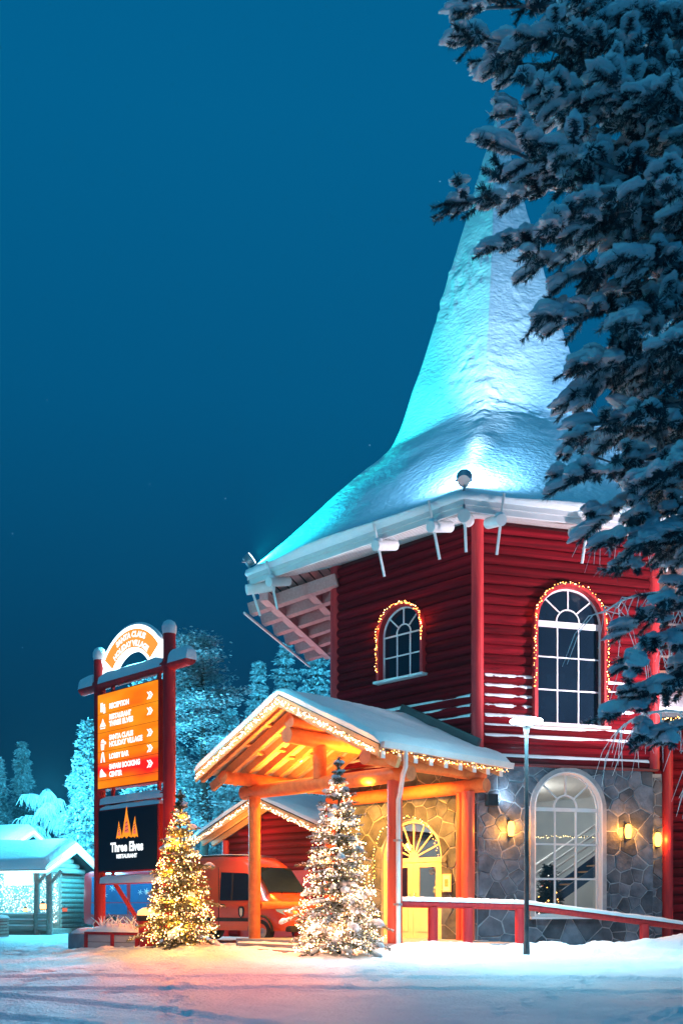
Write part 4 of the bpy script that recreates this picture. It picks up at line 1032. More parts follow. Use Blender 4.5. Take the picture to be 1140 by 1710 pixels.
p = slog('rail', (-1.4, 0, 1.98), (1.4, 0, 2.0), .085); snow_ridge(p, -1.3, 1.3, 0, 2.03, .1, .10, 5)
for x in (-.85, 1.05):
    for z0, z1 in ((6.5, 6.74), (3.95, 4.22), (3.70, 3.9), (2.0, 2.22)):
        b = MB(); b.box((x-.035, -.035, z0), (x+.035, .035, z1)); b.build('hanger', paint_red, sign)
# directory light box
b = MB(); b.box((-1.32, -.13, 4.20), (1.22, .15, 6.52)); bx = b.build('directory_box', paint_red, sign)
rowz = [(6.50, 6.02), (6.02, 5.57), (5.57, 5.11), (5.11, 4.83), (4.83, 4.42), (4.42, 4.22)]
for z1, z0 in rowz:
    b = MB(); b.box((-1.29, -.145, z0+.006), (1.19, -.131, z1-.006)); b.build('light_panel', sign_lit, bx)
def put_text(par, body, x, z, size, y, mat_, bold=.01, align='LEFT', sp=1.0, name='lettering', fit=None):
    v, f = text(body, size, bold, align, sp)
    sx_ = 1
    if fit:
        w = max(p[0] for p in v)-min(p[0] for p in v); sx_ = fit/w
    b = MB(); b.add([(x+p[0]*sx_, y, z+p[1]) for p in v], f); return b.build(name, mat_, par, None, None, False)
YT = -.150
for body, z in (('RECEPTION', 6.11), ('RESTAURANT', 5.85), ('THREE ELVES', 5.69), ('SANTA CLAUS', 5.36), ('HOLIDAY VILLAGE', 5.20), ('LOBBY BAR', 4.91), ('SAFARI BOOKING', 4.66), ('CENTER', 4.48)):
    put_text(bx, body, -.78, z, .165, YT, e_letter, .009, fit=len(body)*.092)
def arrow(x, z, s):
    b = MB()
    for dx in (0, s*.55):
        b.add([(x+dx-s*.5, YT, z+s*.5), (x+dx-s*.15, YT, z+s*.5), (x+dx+s*.35, YT, z), (x+dx-s*.15, YT, z-s*.5), (x+dx-s*.5, YT, z-s*.5), (x+dx-s*.02, YT, z)], [(0, 1, 2, 5), (5, 2, 3, 4)])
    b.build('arrow', e_letter, bx, None, None, False)
for z in (6.19, 5.83, 5.34, 4.98, 4.63): arrow(.86, z, .17)
def flat(par, name, mat_, polys, y):
    b = MB()
    for P in polys: b.add([(p[0], y, p[1]) for p in P], [tuple(range(len(P)))])
    return b.build(name, mat_, par, None, None, False)
def circ(x, z, r, n=12): return [(x+r*math.cos(6.283*i/n), z+r*math.sin(6.283*i/n)) for i in range(n)]
X = -1.06
flat(bx, 'icon', e_letter, [[(X-.10, 6.070), (X, 6.070), (X, 6.290), (X-.10, 6.290)], [(X+.015, 6.030), (X+.11, 6.030), (X+.11, 6.180), (X+.015, 6.180)], circ(X+.06, 6.220, .035)], YT)
flat(bx, 'icon', e_letter, [[(X-.13, 5.710), (X+.13, 5.710), (X+.08, 5.800), (X-.08, 5.800)], [(X-.06, 5.810), (X+.06, 5.810), (X, 5.910)], [(X-.11, 5.660), (X+.11, 5.660), (X+.11, 5.685), (X-.11, 5.685)]], YT)
flat(bx, 'icon', e_letter, [[(X-.09, 5.320), (X+.11, 5.320), (X+.02, 5.410), (X-.06, 5.390)], circ(X+.11, 5.310, .035), [(X-.07, 5.150), (X+.05, 5.150), (X+.07, 5.300), (X-.09, 5.300)]], YT)
flat(bx, 'icon', e_letter, [[(X-.10, 4.850), (X-.04, 4.850), (X-.0, 5.050), (X-.06, 5.050)], [(X+.10, 4.850), (X+.04, 4.850), (X, 5.050), (X+.05, 5.050)], circ(X, 5.050, .05)], YT)
flat(bx, 'icon', e_letter, [[(X-.13, 4.500), (X+.15, 4.500), (X+.15, 4.540), (X+.02, 4.630), (X-.05, 4.700), (X-.12, 4.650)]], YT)
# restaurant panel
b = MB(); b.box((-1.30, -.12, 2.20), (1.22, .13, 3.70)); bp_ = b.build('restaurant_box', paint_red, sign)
b = MB(); b.box((-1.27, -.135, 2.23), (1.15, -.121, 3.67)); bf = b.build('restaurant_face', black_panel, bp_)
snow_ridge(bp_, -1.28, 1.2, 0, 3.72, .12, .10, 8)
Y2 = -.139
def hat(x, z, w, h, lean):
    o = [(x-w/2, z), (x-w*.30, z+h*.42), (x+lean*.3-w*.12, z+h*.75), (x+lean, z+h), (x+lean*.4+w*.10, z+h*.72), (x+w*.32, z+h*.4), (x+w/2, z), (x+w*.2, z+h*.06), (x, z-.01), (x-w*.2, z+h*.06)]
    return o
for (x, w, h, ln) in ((-.31, .26, .42, -.02), (.33, .28, .50, .02), (0, .40, .76, 0)):
    P = hat(x-.06, 2.98, w, h, ln); c_ = (sum(p[0] for p in P)/10, sum(p[1] for p in P)/10)
    flat(bp_, 'emblem', e_flame, [P], Y2-.0006*(1 if w > .35 else 0))
    flat(bp_, 'emblem_fill', e_pink, [[(c_[0]+(p[0]-c_[0])*.50, c_[1]+(p[1]-c_[1])*.55) for p in P]], Y2-.002)
    for q in range(3): flat(bp_, 'emblem_stripe', black_panel, [[(x-.06-w*.15, 3.04+h*.12*q+.10), (x-.06+w*.15, 3.07+h*.12*q+.10), (x-.06+w*.15, 3.085+h*.12*q+.10), (x-.06-w*.15, 3.055+h*.12*q+.10)]], Y2-.003)
put_text(bp_, 'Three Elves', -.06, 2.68, .30, Y2-.001, e_letter, .012, 'CENTER', fit=1.36)
put_text(bp_, 'RESTAURANT', -.06, 2.52, .125, Y2-.001, e_letter, .006, 'CENTER', fit=.86)
# arched banner on top
AC = (0.0, 6.46)
def arc_poly(r0, r1, a0, a1, n=28): return [[(AC[0]+r*math.cos(R(a)), AC[1]+r*math.sin(R(a))) for r, a in ((r1, a0+(a1-a0)*i/n), (r1, a0+(a1-a0)*(i+1)/n), (r0, a0+(a1-a0)*(i+1)/n), (r0, a0+(a1-a0)*i/n))] for i in range(n)]
b = MB()
for P in arc_poly(.90, 1.50, 37, 143): b.prism(P, -.06, .06)
for sg in (1, -1):
    def mx_(p): return (AC[0]+sg*p[0], AC[1]+p[1])
    ca, sa = math.cos(R(37)), math.sin(R(37))
    P = [mx_((1.44*ca, 1.44*sa)), mx_((1.28, .92)), mx_((1.19, .70)), mx_((1.27, .42)), mx_((.98, .44)), mx_((.92*ca, .92*sa))]
    b.prism(P if sg > 0 else P[::-1], -.055, .055)
ban = b.build('arch_banner', e_white, sign)
lamp('banner_glow', 'POINT', SF @ Vector((0, .35, 7.55)), 700, (.12, .80, 1), sign, .2)
polys = arc_poly(.98, 1.41, 38, 142); flat(ban, 'banner_face', e_ban, polys, -.064)
def arc_text(body, r, size, bold, fit):
    v, f = text(body, size, bold, 'CENTER'); w = max(p[0] for p in v)-min(p[0] for p in v); k = fit/w
    b = MB(); vs = []
    for x, z in v:
        a = math.pi/2-x*k/(r+.06); rr = r+z; vs.append((AC[0]+rr*math.cos(a), -.068, AC[1]+rr*math.sin(a)))
    b.add(vs, f); b.build('lettering', e_letter, ban, None, None, False)
arc_text('SANTA CLAUS', 1.225, .18, .010, 1.25); arc_text('HOLIDAY VILLAGE', 1.02, .18, .010, 1.52)
for x in (-.8, .75):
    b = MB(); b.box((x-.03, -.03, 6.85), (x+.03, .03, 7.15)); b.build('banner_stay', grey_metal, sign)
vs = []
# snow on the banner's back edge
b = MB(); b.tube([(AC[0]+1.52*math.cos(R(a)), .0, AC[1]+1.52*math.sin(R(a))) for a in range(40, 141, 5)], [.02]+[.05]*19+[.02], 8); b.build('snow', snow, ban, None, 180)
# braces behind
for x, x2 in ((-1.0, -.35), (1.0, .2)):
    b = MB(); b.beam((x, .1, 2.0), (x2, 1.0, .2), .10, .10); b.build('brace', paint_red, sign)
for x, e in ((-.6, 1), (.6, 1)):
    pass
# the sign's own glow on the snow comes from its panels

# planter, stone block and bin at the foot of the sign
PLF = frame(-5.05, 22.75, .34, -30)
t = thing('planter', 'low wooden planter box heaped with snow below the tall sign', 'planter', PLF)
b = MB(); b.box((-.8, -.28, .0), (.8, .28, .06)); b.box((-.8, -.28, .40), (.8, .28, .46)); 
for x in (-.8, .0, .72): b.box((x, -.285, .06), (x+.08, -.2, .40)); b.box((x, .2, .06), (x+.08, .285, .40))
b.build('frame', paint_red, t)
for i in range(2):
    x = -.71+i*.80
    for j in range(2):
        b = MB(); b.box((x, -.26, .065+j*.17), (x+.70, -.235, .225+j*.17)); b.build('board', planter_p, t)
b = MB(); b.box((-.76, -.23, .07), (.76, .24, .40)); b.build('liner', black_metal, t)
vs = [(-.82+1.64*i/24, -.30+.6*j/10, .46+(.16*math.sin(math.pi*i/24)**.5*math.sin(math.pi*j/10)**.5 if 0 < i < 24 and 0 < j < 10 else 0)*(1+.8*nz3(i*.6, j*.6))) for i in range(25) for j in range(11)]
b = MB(); b.add(vs, [(i*11+j, (i+1)*11+j, (i+1)*11+j+1, i*11+j+1) for i in range(24) for j in range(10)]); b.build('snow_heap', snow, t, None, 180)
b = MB(); rd = random.Random(4)
for i in range(46):
    x, y = rd.uniform(-.7, .7), rd.uniform(-.2, .2); d = Vector((rd.gauss(0, .35), rd.gauss(0, .35), 1)).normalized(); L = rd.uniform(.18, .42)
    b.tube([(x, y, .5), Vector((x, y, .5))+d*L*.6, Vector((x, y, .5))+d*L+Vector((rd.gauss(0, .05), 0, -.02))], [.012, .016, .004], 5)
b.build('frosted_twigs', snow, t, None, 180)
t = thing('stone_block', 'snow-dusted stone block at the foot of the sign, left of the planter', 'block', frame(-6.02, 23.75, .30, -44))
b = MB(); b.box((-.40, -.3, 0), (.35, .3, .45)); me = bevel_mesh(b.mesh('block', concrete), .04); inst('body', me, t, None)
b = MB(); b.lathe([(.0, .12), (.25, .10), (.42, .02), (.42, -.02)], 4, 0, (-.02, 0, .46)); b.build('snow', snow, t, None, 180)
t = thing('waste_bin', 'small dark red bin with snow cap between the planter and the christmas tree', 'bin', frame(-4.22, 22.0, .36, 10))
b = MB(); b.lathe([(.0, 0), (.20, .0), (.25, .75), (.27, .80), (.0, .80)], 20); b.build('body', paint_red, t, None, 40)
b = MB(); b.lathe([(.28, .70), (.285, .82), (.24, .83)], 20); b.build('rim', black_metal, t, None, 40)
b = MB(); b.lathe([(.27, .82), (.25, .92), (.14, .99), (0, 1.0)], 20); b.build('snow_cap', snow, t, None, 180)

# ------------------------------------------------------------------ log annex behind the porch
AF = frame(-2.86, 33.0, 0, -44.5)
annex = thing('log_annex', 'dark red log annex with snowy gable roof behind the porch', 'building', AF)
aw, azr, aze = 3.24, 4.93, 3.72; asl = (azr-aze)/aw
b = MB(); b.prism([(-2.7, .2), (2.7, .2), (2.7, azr-2.7*asl-.1), (0, azr-.1), (-2.7, azr-2.7*asl-.1)], 1.1, 7.5); aw_ = b.build('wall', log_dark, annex)
lm2 = LOGS
for i in range(18):
    z = .45+i*.25; hw2 = 2.66 if z < azr-2.7*asl-.2 else max(0, (azr-.2-z)/asl-.1)
    if hw2 < .3: break
    if z < 2.6: segs = [(-hw2, -2.0), (1.75, hw2)]
    else: segs = [(-hw2, hw2)]
    for a, c in segs: inst('log', LOGS[i % 4], annex, AF @ Matrix.Translation((a, 1.06, z)) @ Matrix.Diagonal((c-a, 1, 1, 1)))
dr = pm('garage_red', (.34, .02, .02), (.40, .03, .025), .5, 3, (.4, 3, 3))
for i in range(4):
    b = MB(); b.box((-1.98, 1.02, .3+i*.57), (1.72, 1.09, .3+i*.57+.56)); b.build('door_panel', dr, annex)
for (x0, x1, z0, z1) in ((-.2, 1.0, 1.75, 1.80), (-.2, -.15, .7, 1.75), (.95, 1.0, .7, 1.75)):
    b = MB(); b.box((x0, .99, z0), (x1, 1.018, z1)); b.build('door_trim', white_trim, annex)
for sgn in (-1, 1):
    b = MB(); b.add([(0, 0, azr), (sgn*aw, 0, aze), (sgn*aw, 7.5, aze), (0, 7.5, azr), (0, 0, azr+.08), (sgn*aw, 0, aze+.08), (sgn*aw, 7.5, aze+.08), (0, 7.5, azr+.08)], [(0, 3, 2, 1), (4, 5, 6, 7), (0, 1, 5, 4), (1, 2, 6, 5), (2, 3, 7, 6), (3, 0, 4, 7)]); dk_ = b.build('roof_deck', roofing, annex)
    vs = []; nu, nv = 20, 24
    for i in range(nu+1):
        for j in range(nv+1):
            u = i/nu; x = u*(aw+.08); y = -.05+7.5*j/nv; th = (.24+.05*nz3(x, y, 4))*(.5+.5*sm(0, .08, 1-u))*(.5+.5*sm(0, .2, y+.05))
            vs.append((sgn*x, y, azr-x*asl+.085+th))
    o_ = len(vs)
    for i in range(nu+1):
        x = i/nu*(aw+.08); vs.append((sgn*x, -.04, azr-x*asl+.085))
    b = MB(); b.add(vs, [(i*25+j, (i+1)*25+j, (i+1)*25+j+1, i*25+j+1) for i in range(nu) for j in range(nv)]+[(i*25, (i+1)*25, o_+i+1, o_+i) for i in range(nu)]); b.build('snow_slab', snow, dk_, None, 60)
    b = MB(); b.add([(0, -.04, azr+.04), (sgn*aw, -.04, aze+.04), (sgn*aw, -.04, aze-.20), (0, -.04, azr-.20), (0, -.005, azr+.04), (sgn*aw, -.005, aze+.04), (sgn*aw, -.005, aze-.20), (0, -.005, azr-.20)], [(0, 1, 2, 3), (4, 7, 6, 5), (0, 4, 5, 1), (1, 5, 6, 2), (2, 6, 7, 3), (3, 7, 4, 0)]); b.build('barge_board', rafter_w, annex)
    for y in (.35, .8):
        b = MB(); b.beam((0, y, azr-.12), (sgn*aw, y, aze-.12), .1, .16); b.build('rafter', rafter_w, annex)
b = MB(); b.cyl((-2.62, .9, .2), (-2.62, .9, 3.7), .13, .13, 14); b.build('post', paint_red, annex)
bulbs('string_lights', 'warm string lights along the gable of the log annex', LP(AF, [(-aw, -.09, aze-.05), (0, -.09, azr-.05), (aw, -.09, aze-.05)]), .035, .02, .016, [e_bulb, e_bulbw], GW, drop=.14, seed=8)
lamp('annex_soffit_light', 'POINT', AF @ Vector((-.6, -.35, 3.55)), 220, (1, .45, .10), annex, .2)
lamp('tree_fill_light', 'SPOT', AF @ Vector((-3.4, -1.6, 4.2)), 3600, (.10, .62, .92), annex, .3, (-5.5, 52, 9), 120, .8)  # two unseen spots added to light the trees behind
lamp('tree_fill_light', 'SPOT', AF @ Vector((-3.2, 4.5, 5.4)), 22000, (.07, .60, .92), annex, .3, (-1.6, 56, 13), 54, .8)
lamp('eave_fill_light', 'SPOT', AF @ Vector((-3.5, 1.5, 4.6)), 1500, (1, .36, .30), annex, .2, (-.9, 31.6, 11), 75, .8)  # unseen spot added to throw pink light under the tower eave
lamp('gable_string_glow', 'POINT', PF @ Vector((-.3, -.9, 6.3)), 8, (1, .42, .26), porch, .2)
t = thing('candle_sconce', 'twin candle wall lamp glowing on the annex front behind the porch', 'wall lamp', AF @ Matrix.Translation((2.2, .93, 2.75)))
b = MB(); b.tube([(-.2, -.2, 0), (-.1, -.22, -.08), (0, -.02, -.12), (.1, -.22, -.08), (.2, -.2, 0)], .02, 6); b.build('arm', wrought, t)
for x in (-.2, .2):
    b = MB(); b.lathe([(.02, 0), (.07, .05), (.085, .15), (.06, .24), (0, .27)], 12, 0, (x, -.2, 0)); b.build('lamp_shade', e_sconce, t, None, 60)
lamp('candle_glow', 'POINT', AF @ Vector((2.2, .5, 2.9)), 60, (1, .5, .12), t, .15)

# ------------------------------------------------------------------ vans
def loft(stations, mat_, parent, name, fr, smooth=40):
    """stations: x, half width at sill, half width at belt, half width at roof, z bottom, z belt, z top"""
    b = MB(); n = 0
    for (x, ws_, wb_, wr_, z0, zb_, z1) in stations:
        rr = min(.16, wr_*.3)
        ring_ = [(-ws_*.94, z0), (-ws_, z0+.12), (-wb_, zb_), (-wr_-.02, z1-rr), (-wr_+rr*.4, z1-rr*.25), (-wr_+rr*1.2, z1), (wr_-rr*1.2, z1), (wr_-rr*.4, z1-rr*.25), (wr_+.02, z1-rr), (wb_, zb_), (ws_, z0+.12), (ws_*.94, z0)]
        n = len(ring_); b.v += [(x, y, z) for y, z in ring_]
    for i in range(len(stations)-1):
        for k in range(n): b.f.append((i*n+k, i*n+(k+1) % n, (i+1)*n+(k+1) % n, (i+1)*n+k)); b.m.append(0)
    b.f.append(tuple(range(n))[::-1]); b.m.append(0); b.f.append(tuple((len(stations)-1)*n+k for k in range(n))); b.m.append(0)
    return b.build(name, mat_, parent, fr, smooth)
def wheel(parent, x, y, r, s):
    b = MB(); yy = y; prof = [(r*.62, -.11), (r*.9, -.12), (r, -.08), (r, .08), (r*.9, .12), (r*.62, .11)]
    M = Matrix.Translation((x, yy, r)) @ Matrix.Rotation(R(90), 4, 'X')
    b.lathe(prof+[prof[0]], 24); b.v = [tuple(M @ Vector(p)) for p in b.v]; w_ = b.build('wheel', rubber, parent, None, 40)
    b = MB(); b.lathe([(0, -.06*s), (r*.25, -.09*s), (r*.5, -.05*s), (r*.63, -.09*s)], 16); b.v = [tuple(M @ Vector(p)) for p in b.v]; b.build('rim', grey_metal, w_, None, 30)
vd = math.degrees(math.atan2(-.60, .80))
VF = frame(-3.15, 30.15, .32, vd)
van = thing('red_van', 'orange-red van parked behind the porch post facing the entrance', 'van', VF)
loft([(-2.75, .90, .96, .80, .42, 1.15, 2.45), (-2.6, .97, .99, .86, .38, 1.15, 2.52), (0, .98, 1.0, .88, .36, 1.15, 2.55), (.95, .98, 1.0, .86, .36, 1.15, 2.50), (1.35, .98, .99, .80, .36, 1.16, 2.28), (1.98, .97, .97, .74, .36, 1.12, 1.42), (2.15, .96, .95, .70, .36, 1.05, 1.27), (2.62, .92, .88, .62, .36, .90, 1.06), (2.78, .84, .80, .58, .40, .78, .92)], van_paint, van, 'body', VF)
for s_ in (-1, 1):
    b = MB(); b.add([(.25, s_*1.003, 1.22), (1.75, s_*.992, 1.22), (1.28, s_*.935, 2.0), (.25, s_*.945, 2.05)], [(0, 1, 2, 3)]); b.build('side_window', dark_glass, van)
    b = MB(); b.beam((.72, s_*1.004, 1.22), (.72, s_*.95, 2.03), .05, .02, up=(0, 1, 0)); b.build('window_pillar', rubber, van)
    b = MB(); b.box((1.55, min(s_*1.0, s_*1.22), 1.30), (1.70, max(s_*1.0, s_*1.22), 1.62)); m_ = b.mesh('mirror', rubber); inst('mirror', bevel_mesh(m_, .03), van, None)
    for x in (-1.75, 1.82): wheel(van, x, s_*.87, .35, 1 if s_ > 0 else -1)
    b = MB(); b.box((-2.5, min(s_*.985, s_*1.012), .62), (1.35, max(s_*.985, s_*1.012), .72)); b.build('side_moulding', rubber, van)
    b = MB(); b.box((.20, min(s_*.99, s_*1.008), .45), (.212, max(s_*.99, s_*1.008), 2.2)); b.build('door_gap', rubber, van)
    b = MB(); b.add([(2.63, s_*.60, .98), (2.50, s_*.90, .98), (2.30, s_*.955, 1.10), (2.35, s_*.72, 1.20), (2.72, s_*.60, .80), (2.66, s_*.88, .80), (2.4, s_*.975, .92)], [(0, 1, 2, 3), (0, 4, 5, 1), (1, 5, 6, 2)]); b.build('headlight', e_head, van)
    # round shield emblem on the cab door
    P = [(1.02, 1.05), (.98, .98), (1.0, .80), (1.10, .70), (1.20, .80), (1.22, .98), (1.18, 1.05)]
    b = MB(); b.add([(p[0], s_*1.008, p[1]) for p in P], [tuple(range(7))]); b.build('door_emblem', wrought, van)
    b = MB(); b.add([(1.10+(p[0]-1.10)*.5, s_*1.012, .89+(p[1]-.89)*.72) for p in P], [tuple(range(7))]); b.build('emblem_stripe', door_white, van)
b = MB(); b.add([(1.42, -.76, 2.16), (1.42, .76, 2.16), (1.96, .83, 1.44), (1.96, -.83, 1.44)], [(0, 1, 2, 3)]); o = b.build('windshield', dark_glass, van); o.location = (.04, 0, .03)
b = MB(); vs = [(-2.6+3.5*i/16, -.80+1.6*j/8, 2.53+(.09*(1-abs(j-4)/4.6)**.5*(1-((i-8)/8.6)**4))*(1+.5*nz3(i*.5, j*.6))) for i in range(17) for j in range(9)]
b.add(vs, [(i*9+j, (i+1)*9+j, (i+1)*9+j+1, i*9+j+1) for i in range(16) for j in range(8)]); b.build('roof_snow', snow, van, None, 180)
for x0 in (-.3, .35):
    b = MB(); b.tube([(2.02, x0, 1.40), (1.72, x0+.5, 1.80)], .012, 5); b.build('wiper', rubber, van)
for s_ in (-1, 1):
    b = MB(); b.box((1.46, min(s_*.985, s_*1.008), .42), (1.472, max(s_*.985, s_*1.008), 1.2)); b.build('door_gap', rubber, van)
    b = MB(); b.box((.30, min(s_*1.0, s_*1.03), 1.08), (.46, max(s_*1.0, s_*1.03), 1.12)); b.build('door_handle', rubber, van)
    for x in (-1.75, 1.82):
        b = MB(); P = [(x+.44*math.cos(R(a)), s_*.985, .35+.44*math.sin(R(a))) for a in range(0, 181, 15)]; b.tube(P, .035, 6); b.build('wheel_arch', rubber, van, None, 60)
for z in (.58, .66, .74):
    b = MB(); b.box((2.74, -.5, z), (2.80, .5, z+.035)); b.build('grille_slat', rubber, van)
b = MB(); b.box((2.62, -.88, .34), (2.86, .88, .52)); inst('bumper', bevel_mesh(b.mesh('bumper', rubber), .05), van, None)
b = MB(); b.lathe([(0, 0), (.07, .0), (.07, .02), (0, .03)], 14); b.v = [(2.80+p[2], p[0], .83+p[1]) for p in b.v]; b.build('badge', chrome, van)
b = MB(); b.box((2.862, -.26, .40), (2.872, .26, .49)); b.build('number_plate', white_trim, van)

BF = frame(-7.0, 39.5, .30, -6)
bus = thing('red_minibus', 'red minibus with blue snowflake-decorated windows parked behind the tall sign', 'minibus', BF)
loft([(-2.9, .95, 1.0, .9, .40, 1.2, 2.35), (-2.7, 1.0, 1.02, .95, .36, 1.2, 2.42), (1.6, 1.0, 1.02, .93, .36, 1.2, 2.42), (2.1, 1.0, 1.0, .85, .36, 1.2, 2.25), (2.75, .96, .95, .72, .36, 1.1, 1.3), (2.95, .85, .82, .6, .42, .8, 1.0)], bus_red, bus, 'body', BF)
for s_ in (-1, 1):
    for (x0, x1) in ((-2.6, -1.15), (-1.05, .35), (.45, 1.75)):
        b = MB(); b.add([(x0, s_*1.035, .75), (x1, s_*1.035, .75), (x1-.05, s_*.985, 2.2), (x0+.02, s_*.985, 2.2)], [(0, 1, 2, 3)]); w_ = b.build('side_window', bus_blue, bus)
        rd = random.Random(int(x0*10)+s_)
        for q in range(3):
            cx_, cz_, rr = rd.uniform(x0+.25, x1-.25), rd.uniform(1.2, 2.0), rd.uniform(.07, .12)
            b = MB(); yy = s_*(1.04+.0)
            for k in range(3):
                a = math.pi*k/3+.3; b.beam((cx_-rr*math.cos(a), yy, cz_-rr*math.sin(a)), (cx_+rr*math.cos(a), yy, cz_+rr*math.sin(a)), .012, .03, up=(0, 1, 0))
            b.build('snowflake', white_trim, w_)
    for x in (-1.8, 1.95): wheel(bus, x, s_*.9, .36, 1 if s_ > 0 else -1)
b = MB(); b.add([(2.16, -.8, 2.2), (2.16, .8, 2.2), (2.75, .9, 1.36), (2.75, -.9, 1.36)], [(0, 1, 2, 3)]); o = b.build('windshield', dark_glass, bus); o.location = (.05, 0, .02)
b = MB(); b.box((-3.0, -.9, .35), (-2.86, .9, .6)); b.build('bumper', rubber, bus)
b = MB(); b.box((2.86, -.9, .35), (3.0, .9, .6)); b.build('bumper', rubber, bus)

# ------------------------------------------------------------------ cold-lit log cabins on the left
def cabin(label, fr, w, d, zr_, ze_, detail):
    """local x along the ridge (right end at 0), y back"""
    c = thing('log_cabin', label, 'cabin', fr)
    hd = d/2; ov = .55
    sl2 = (zr_-ze_)/(hd+ov)
    # body: recessed back half
    b = MB(); b.box((-w, .35, .25), (-.9, hd+1.2, ze_+.05)); b.build('wall', cabin_log, c)
    for i in range(12):
        z = .38+i*.2
        if z < ze_: b = MB(); b.cyl((-.90, .38, z), (-.90, hd+1.25, z), .105, .105, 10); b.build('side_log', cabin_log, c, None, 50)
    # gable end wall of logs
    for i in range(12):
        z = ze_+.10+i*.2; hh = (zr_-.12-z)/sl2
        if hh < .2: break
        b = MB(); b.cyl((-.62, -hh, z), (-.62, hh, z), .105, .105, 10); b.build('gable_log', cabin_log, c)
    for sg in (-1, 1):
        y0 = sg*(hd+ov)
        b = MB(); b.add([(-w, 0, zr_), (0, 0, zr_), (0, y0, ze_), (-w, y0, ze_), (-w, 0, zr_+.08), (0, 0, zr_+.08), (0, y0, ze_+.08), (-w, y0, ze_+.08)], [(0, 1, 2, 3), (7, 6, 5, 4), (0, 4, 5, 1), (1, 5, 6, 2), (2, 6, 7, 3), (3, 7, 4, 0)]); dk_ = b.build('roof_deck', roofing, c)
        vs = []; nu, nv = 30, 14
        for i in range(nu+1):
            for j in range(nv+1):
                x = -w+(w+.06)*i/nu; v = j/nv; y = (y0+sg*.06)*v; th = (.30+.06*nz3(x*.7, y*.7, 8))*(.45+.55*sm(0, .1, 1-v))*(.5+.5*sm(0, .2, .06-x+.0))
                vs.append((x, y, zr_-abs(y)*sl2+.085+th))
        o_ = len(vs); vs += [(-w+(w+.06)*i/nu, y0+sg*.06, ze_+.06) for i in range(nu+1)]
        q = nv+1; o2 = len(vs); vs += [(.055, (y0+sg*.06)*j/nv, zr_-abs((y0+sg*.06)*j/nv)*sl2+.08) for j in range(q)]
        b = MB(); b.add(vs, [(i*q+j, (i+1)*q+j, (i+1)*q+j+1, i*q+j+1) for i in range(nu) for j in range(nv)]+[(i*q+nv, (i+1)*q+nv, o_+i+1, o_+i) for i in range(nu)]+[(nu*q+j, nu*q+j+1, o2+j+1, o2+j) for j in range(nv)]); b.build('snow_slab', snow, dk_, None, 60)
        b = MB(); b.add([(.02, 0, zr_+.06), (.02, y0, ze_+.06), (.02, y0, ze_-.16), (.02, 0, zr_-.16), (.06, 0, zr_+.06), (.06, y0, ze_+.06), (.06, y0, ze_-.16), (.06, 0, zr_-.16)], [(0, 1, 2, 3), (7, 6, 5, 4), (0, 4, 5, 1), (1, 5, 6, 2), (2, 6, 7, 3), (3, 7, 4, 0)]); bb = b.build('barge_board', white_trim, c)
        b = MB(); b.tube([(.10, 0, zr_+.04), (.10, y0, ze_+.0)], .035, 6); b.build('light_strip', e_cyan, bb)
    if detail:
        b = MB(); b.tube([(-w, -hd-ov-.02, ze_-.02), (0.05, -hd-ov-.02, ze_-.02)], .045, 6); b.build('light_strip', e_cyan, c)
        for x in (-4.6, -2.5, -.58, -.06):
            b = MB(); b.cyl((x, -hd-.15, .2), (x, -hd-.15, ze_+.1), .12, .12, 12); b.build('post', cabin_log, c, None, 50)
            if x > -2.3:
                b = MB(); b.beam((x, -hd-.15, ze_-.5), (x+.5, -hd-.15, ze_+.05), .1, .1); b.build('bracket', cabin_log, c)
        for x0, x1 in ((-6.4, -2.6), (-2.4, -.68), (-.48, -.12)):
            for z in (.55, .78, 1.0) if x0 > -3 else (.95,):
                b = MB(); b.cyl((x0, -hd-.2, z), (x1, -hd-.2, z), .095, .095, 10); b.build('rail_log', cabin_log, c, None, 50)
                b = MB(); b.tube([(x0, -hd-.2, z+.09), (x1, -hd-.2, z+.09)], .055, 6); b.build('rail_snow', snow, c, None, 180)
        for i, z in enumerate((.30, .45)):
            b = MB(); b.box((-6.4, -hd-.75+i*.25, .15), (-2.4, -hd-.3, z)); b.build('step', cabin_log, c)
        b = MB(); b.box((-6.4, -hd-.1, .2), (-.2, .3, .5)); b.build('floor', cabin_log, c)
    return c
CF = frame(-10.35, 39.0, 0, -14)
cab = cabin('cold-lit log cabin with porch rails and snowy roof at the left edge', CF, 7.5, 3.4, 3.62, 2.66, True)
cabin('second snowy cabin roof with lit gable edge behind the first cabin', frame(-14.2, 46, 0, -14), 8, 4.5, 4.75, 3.5, False)
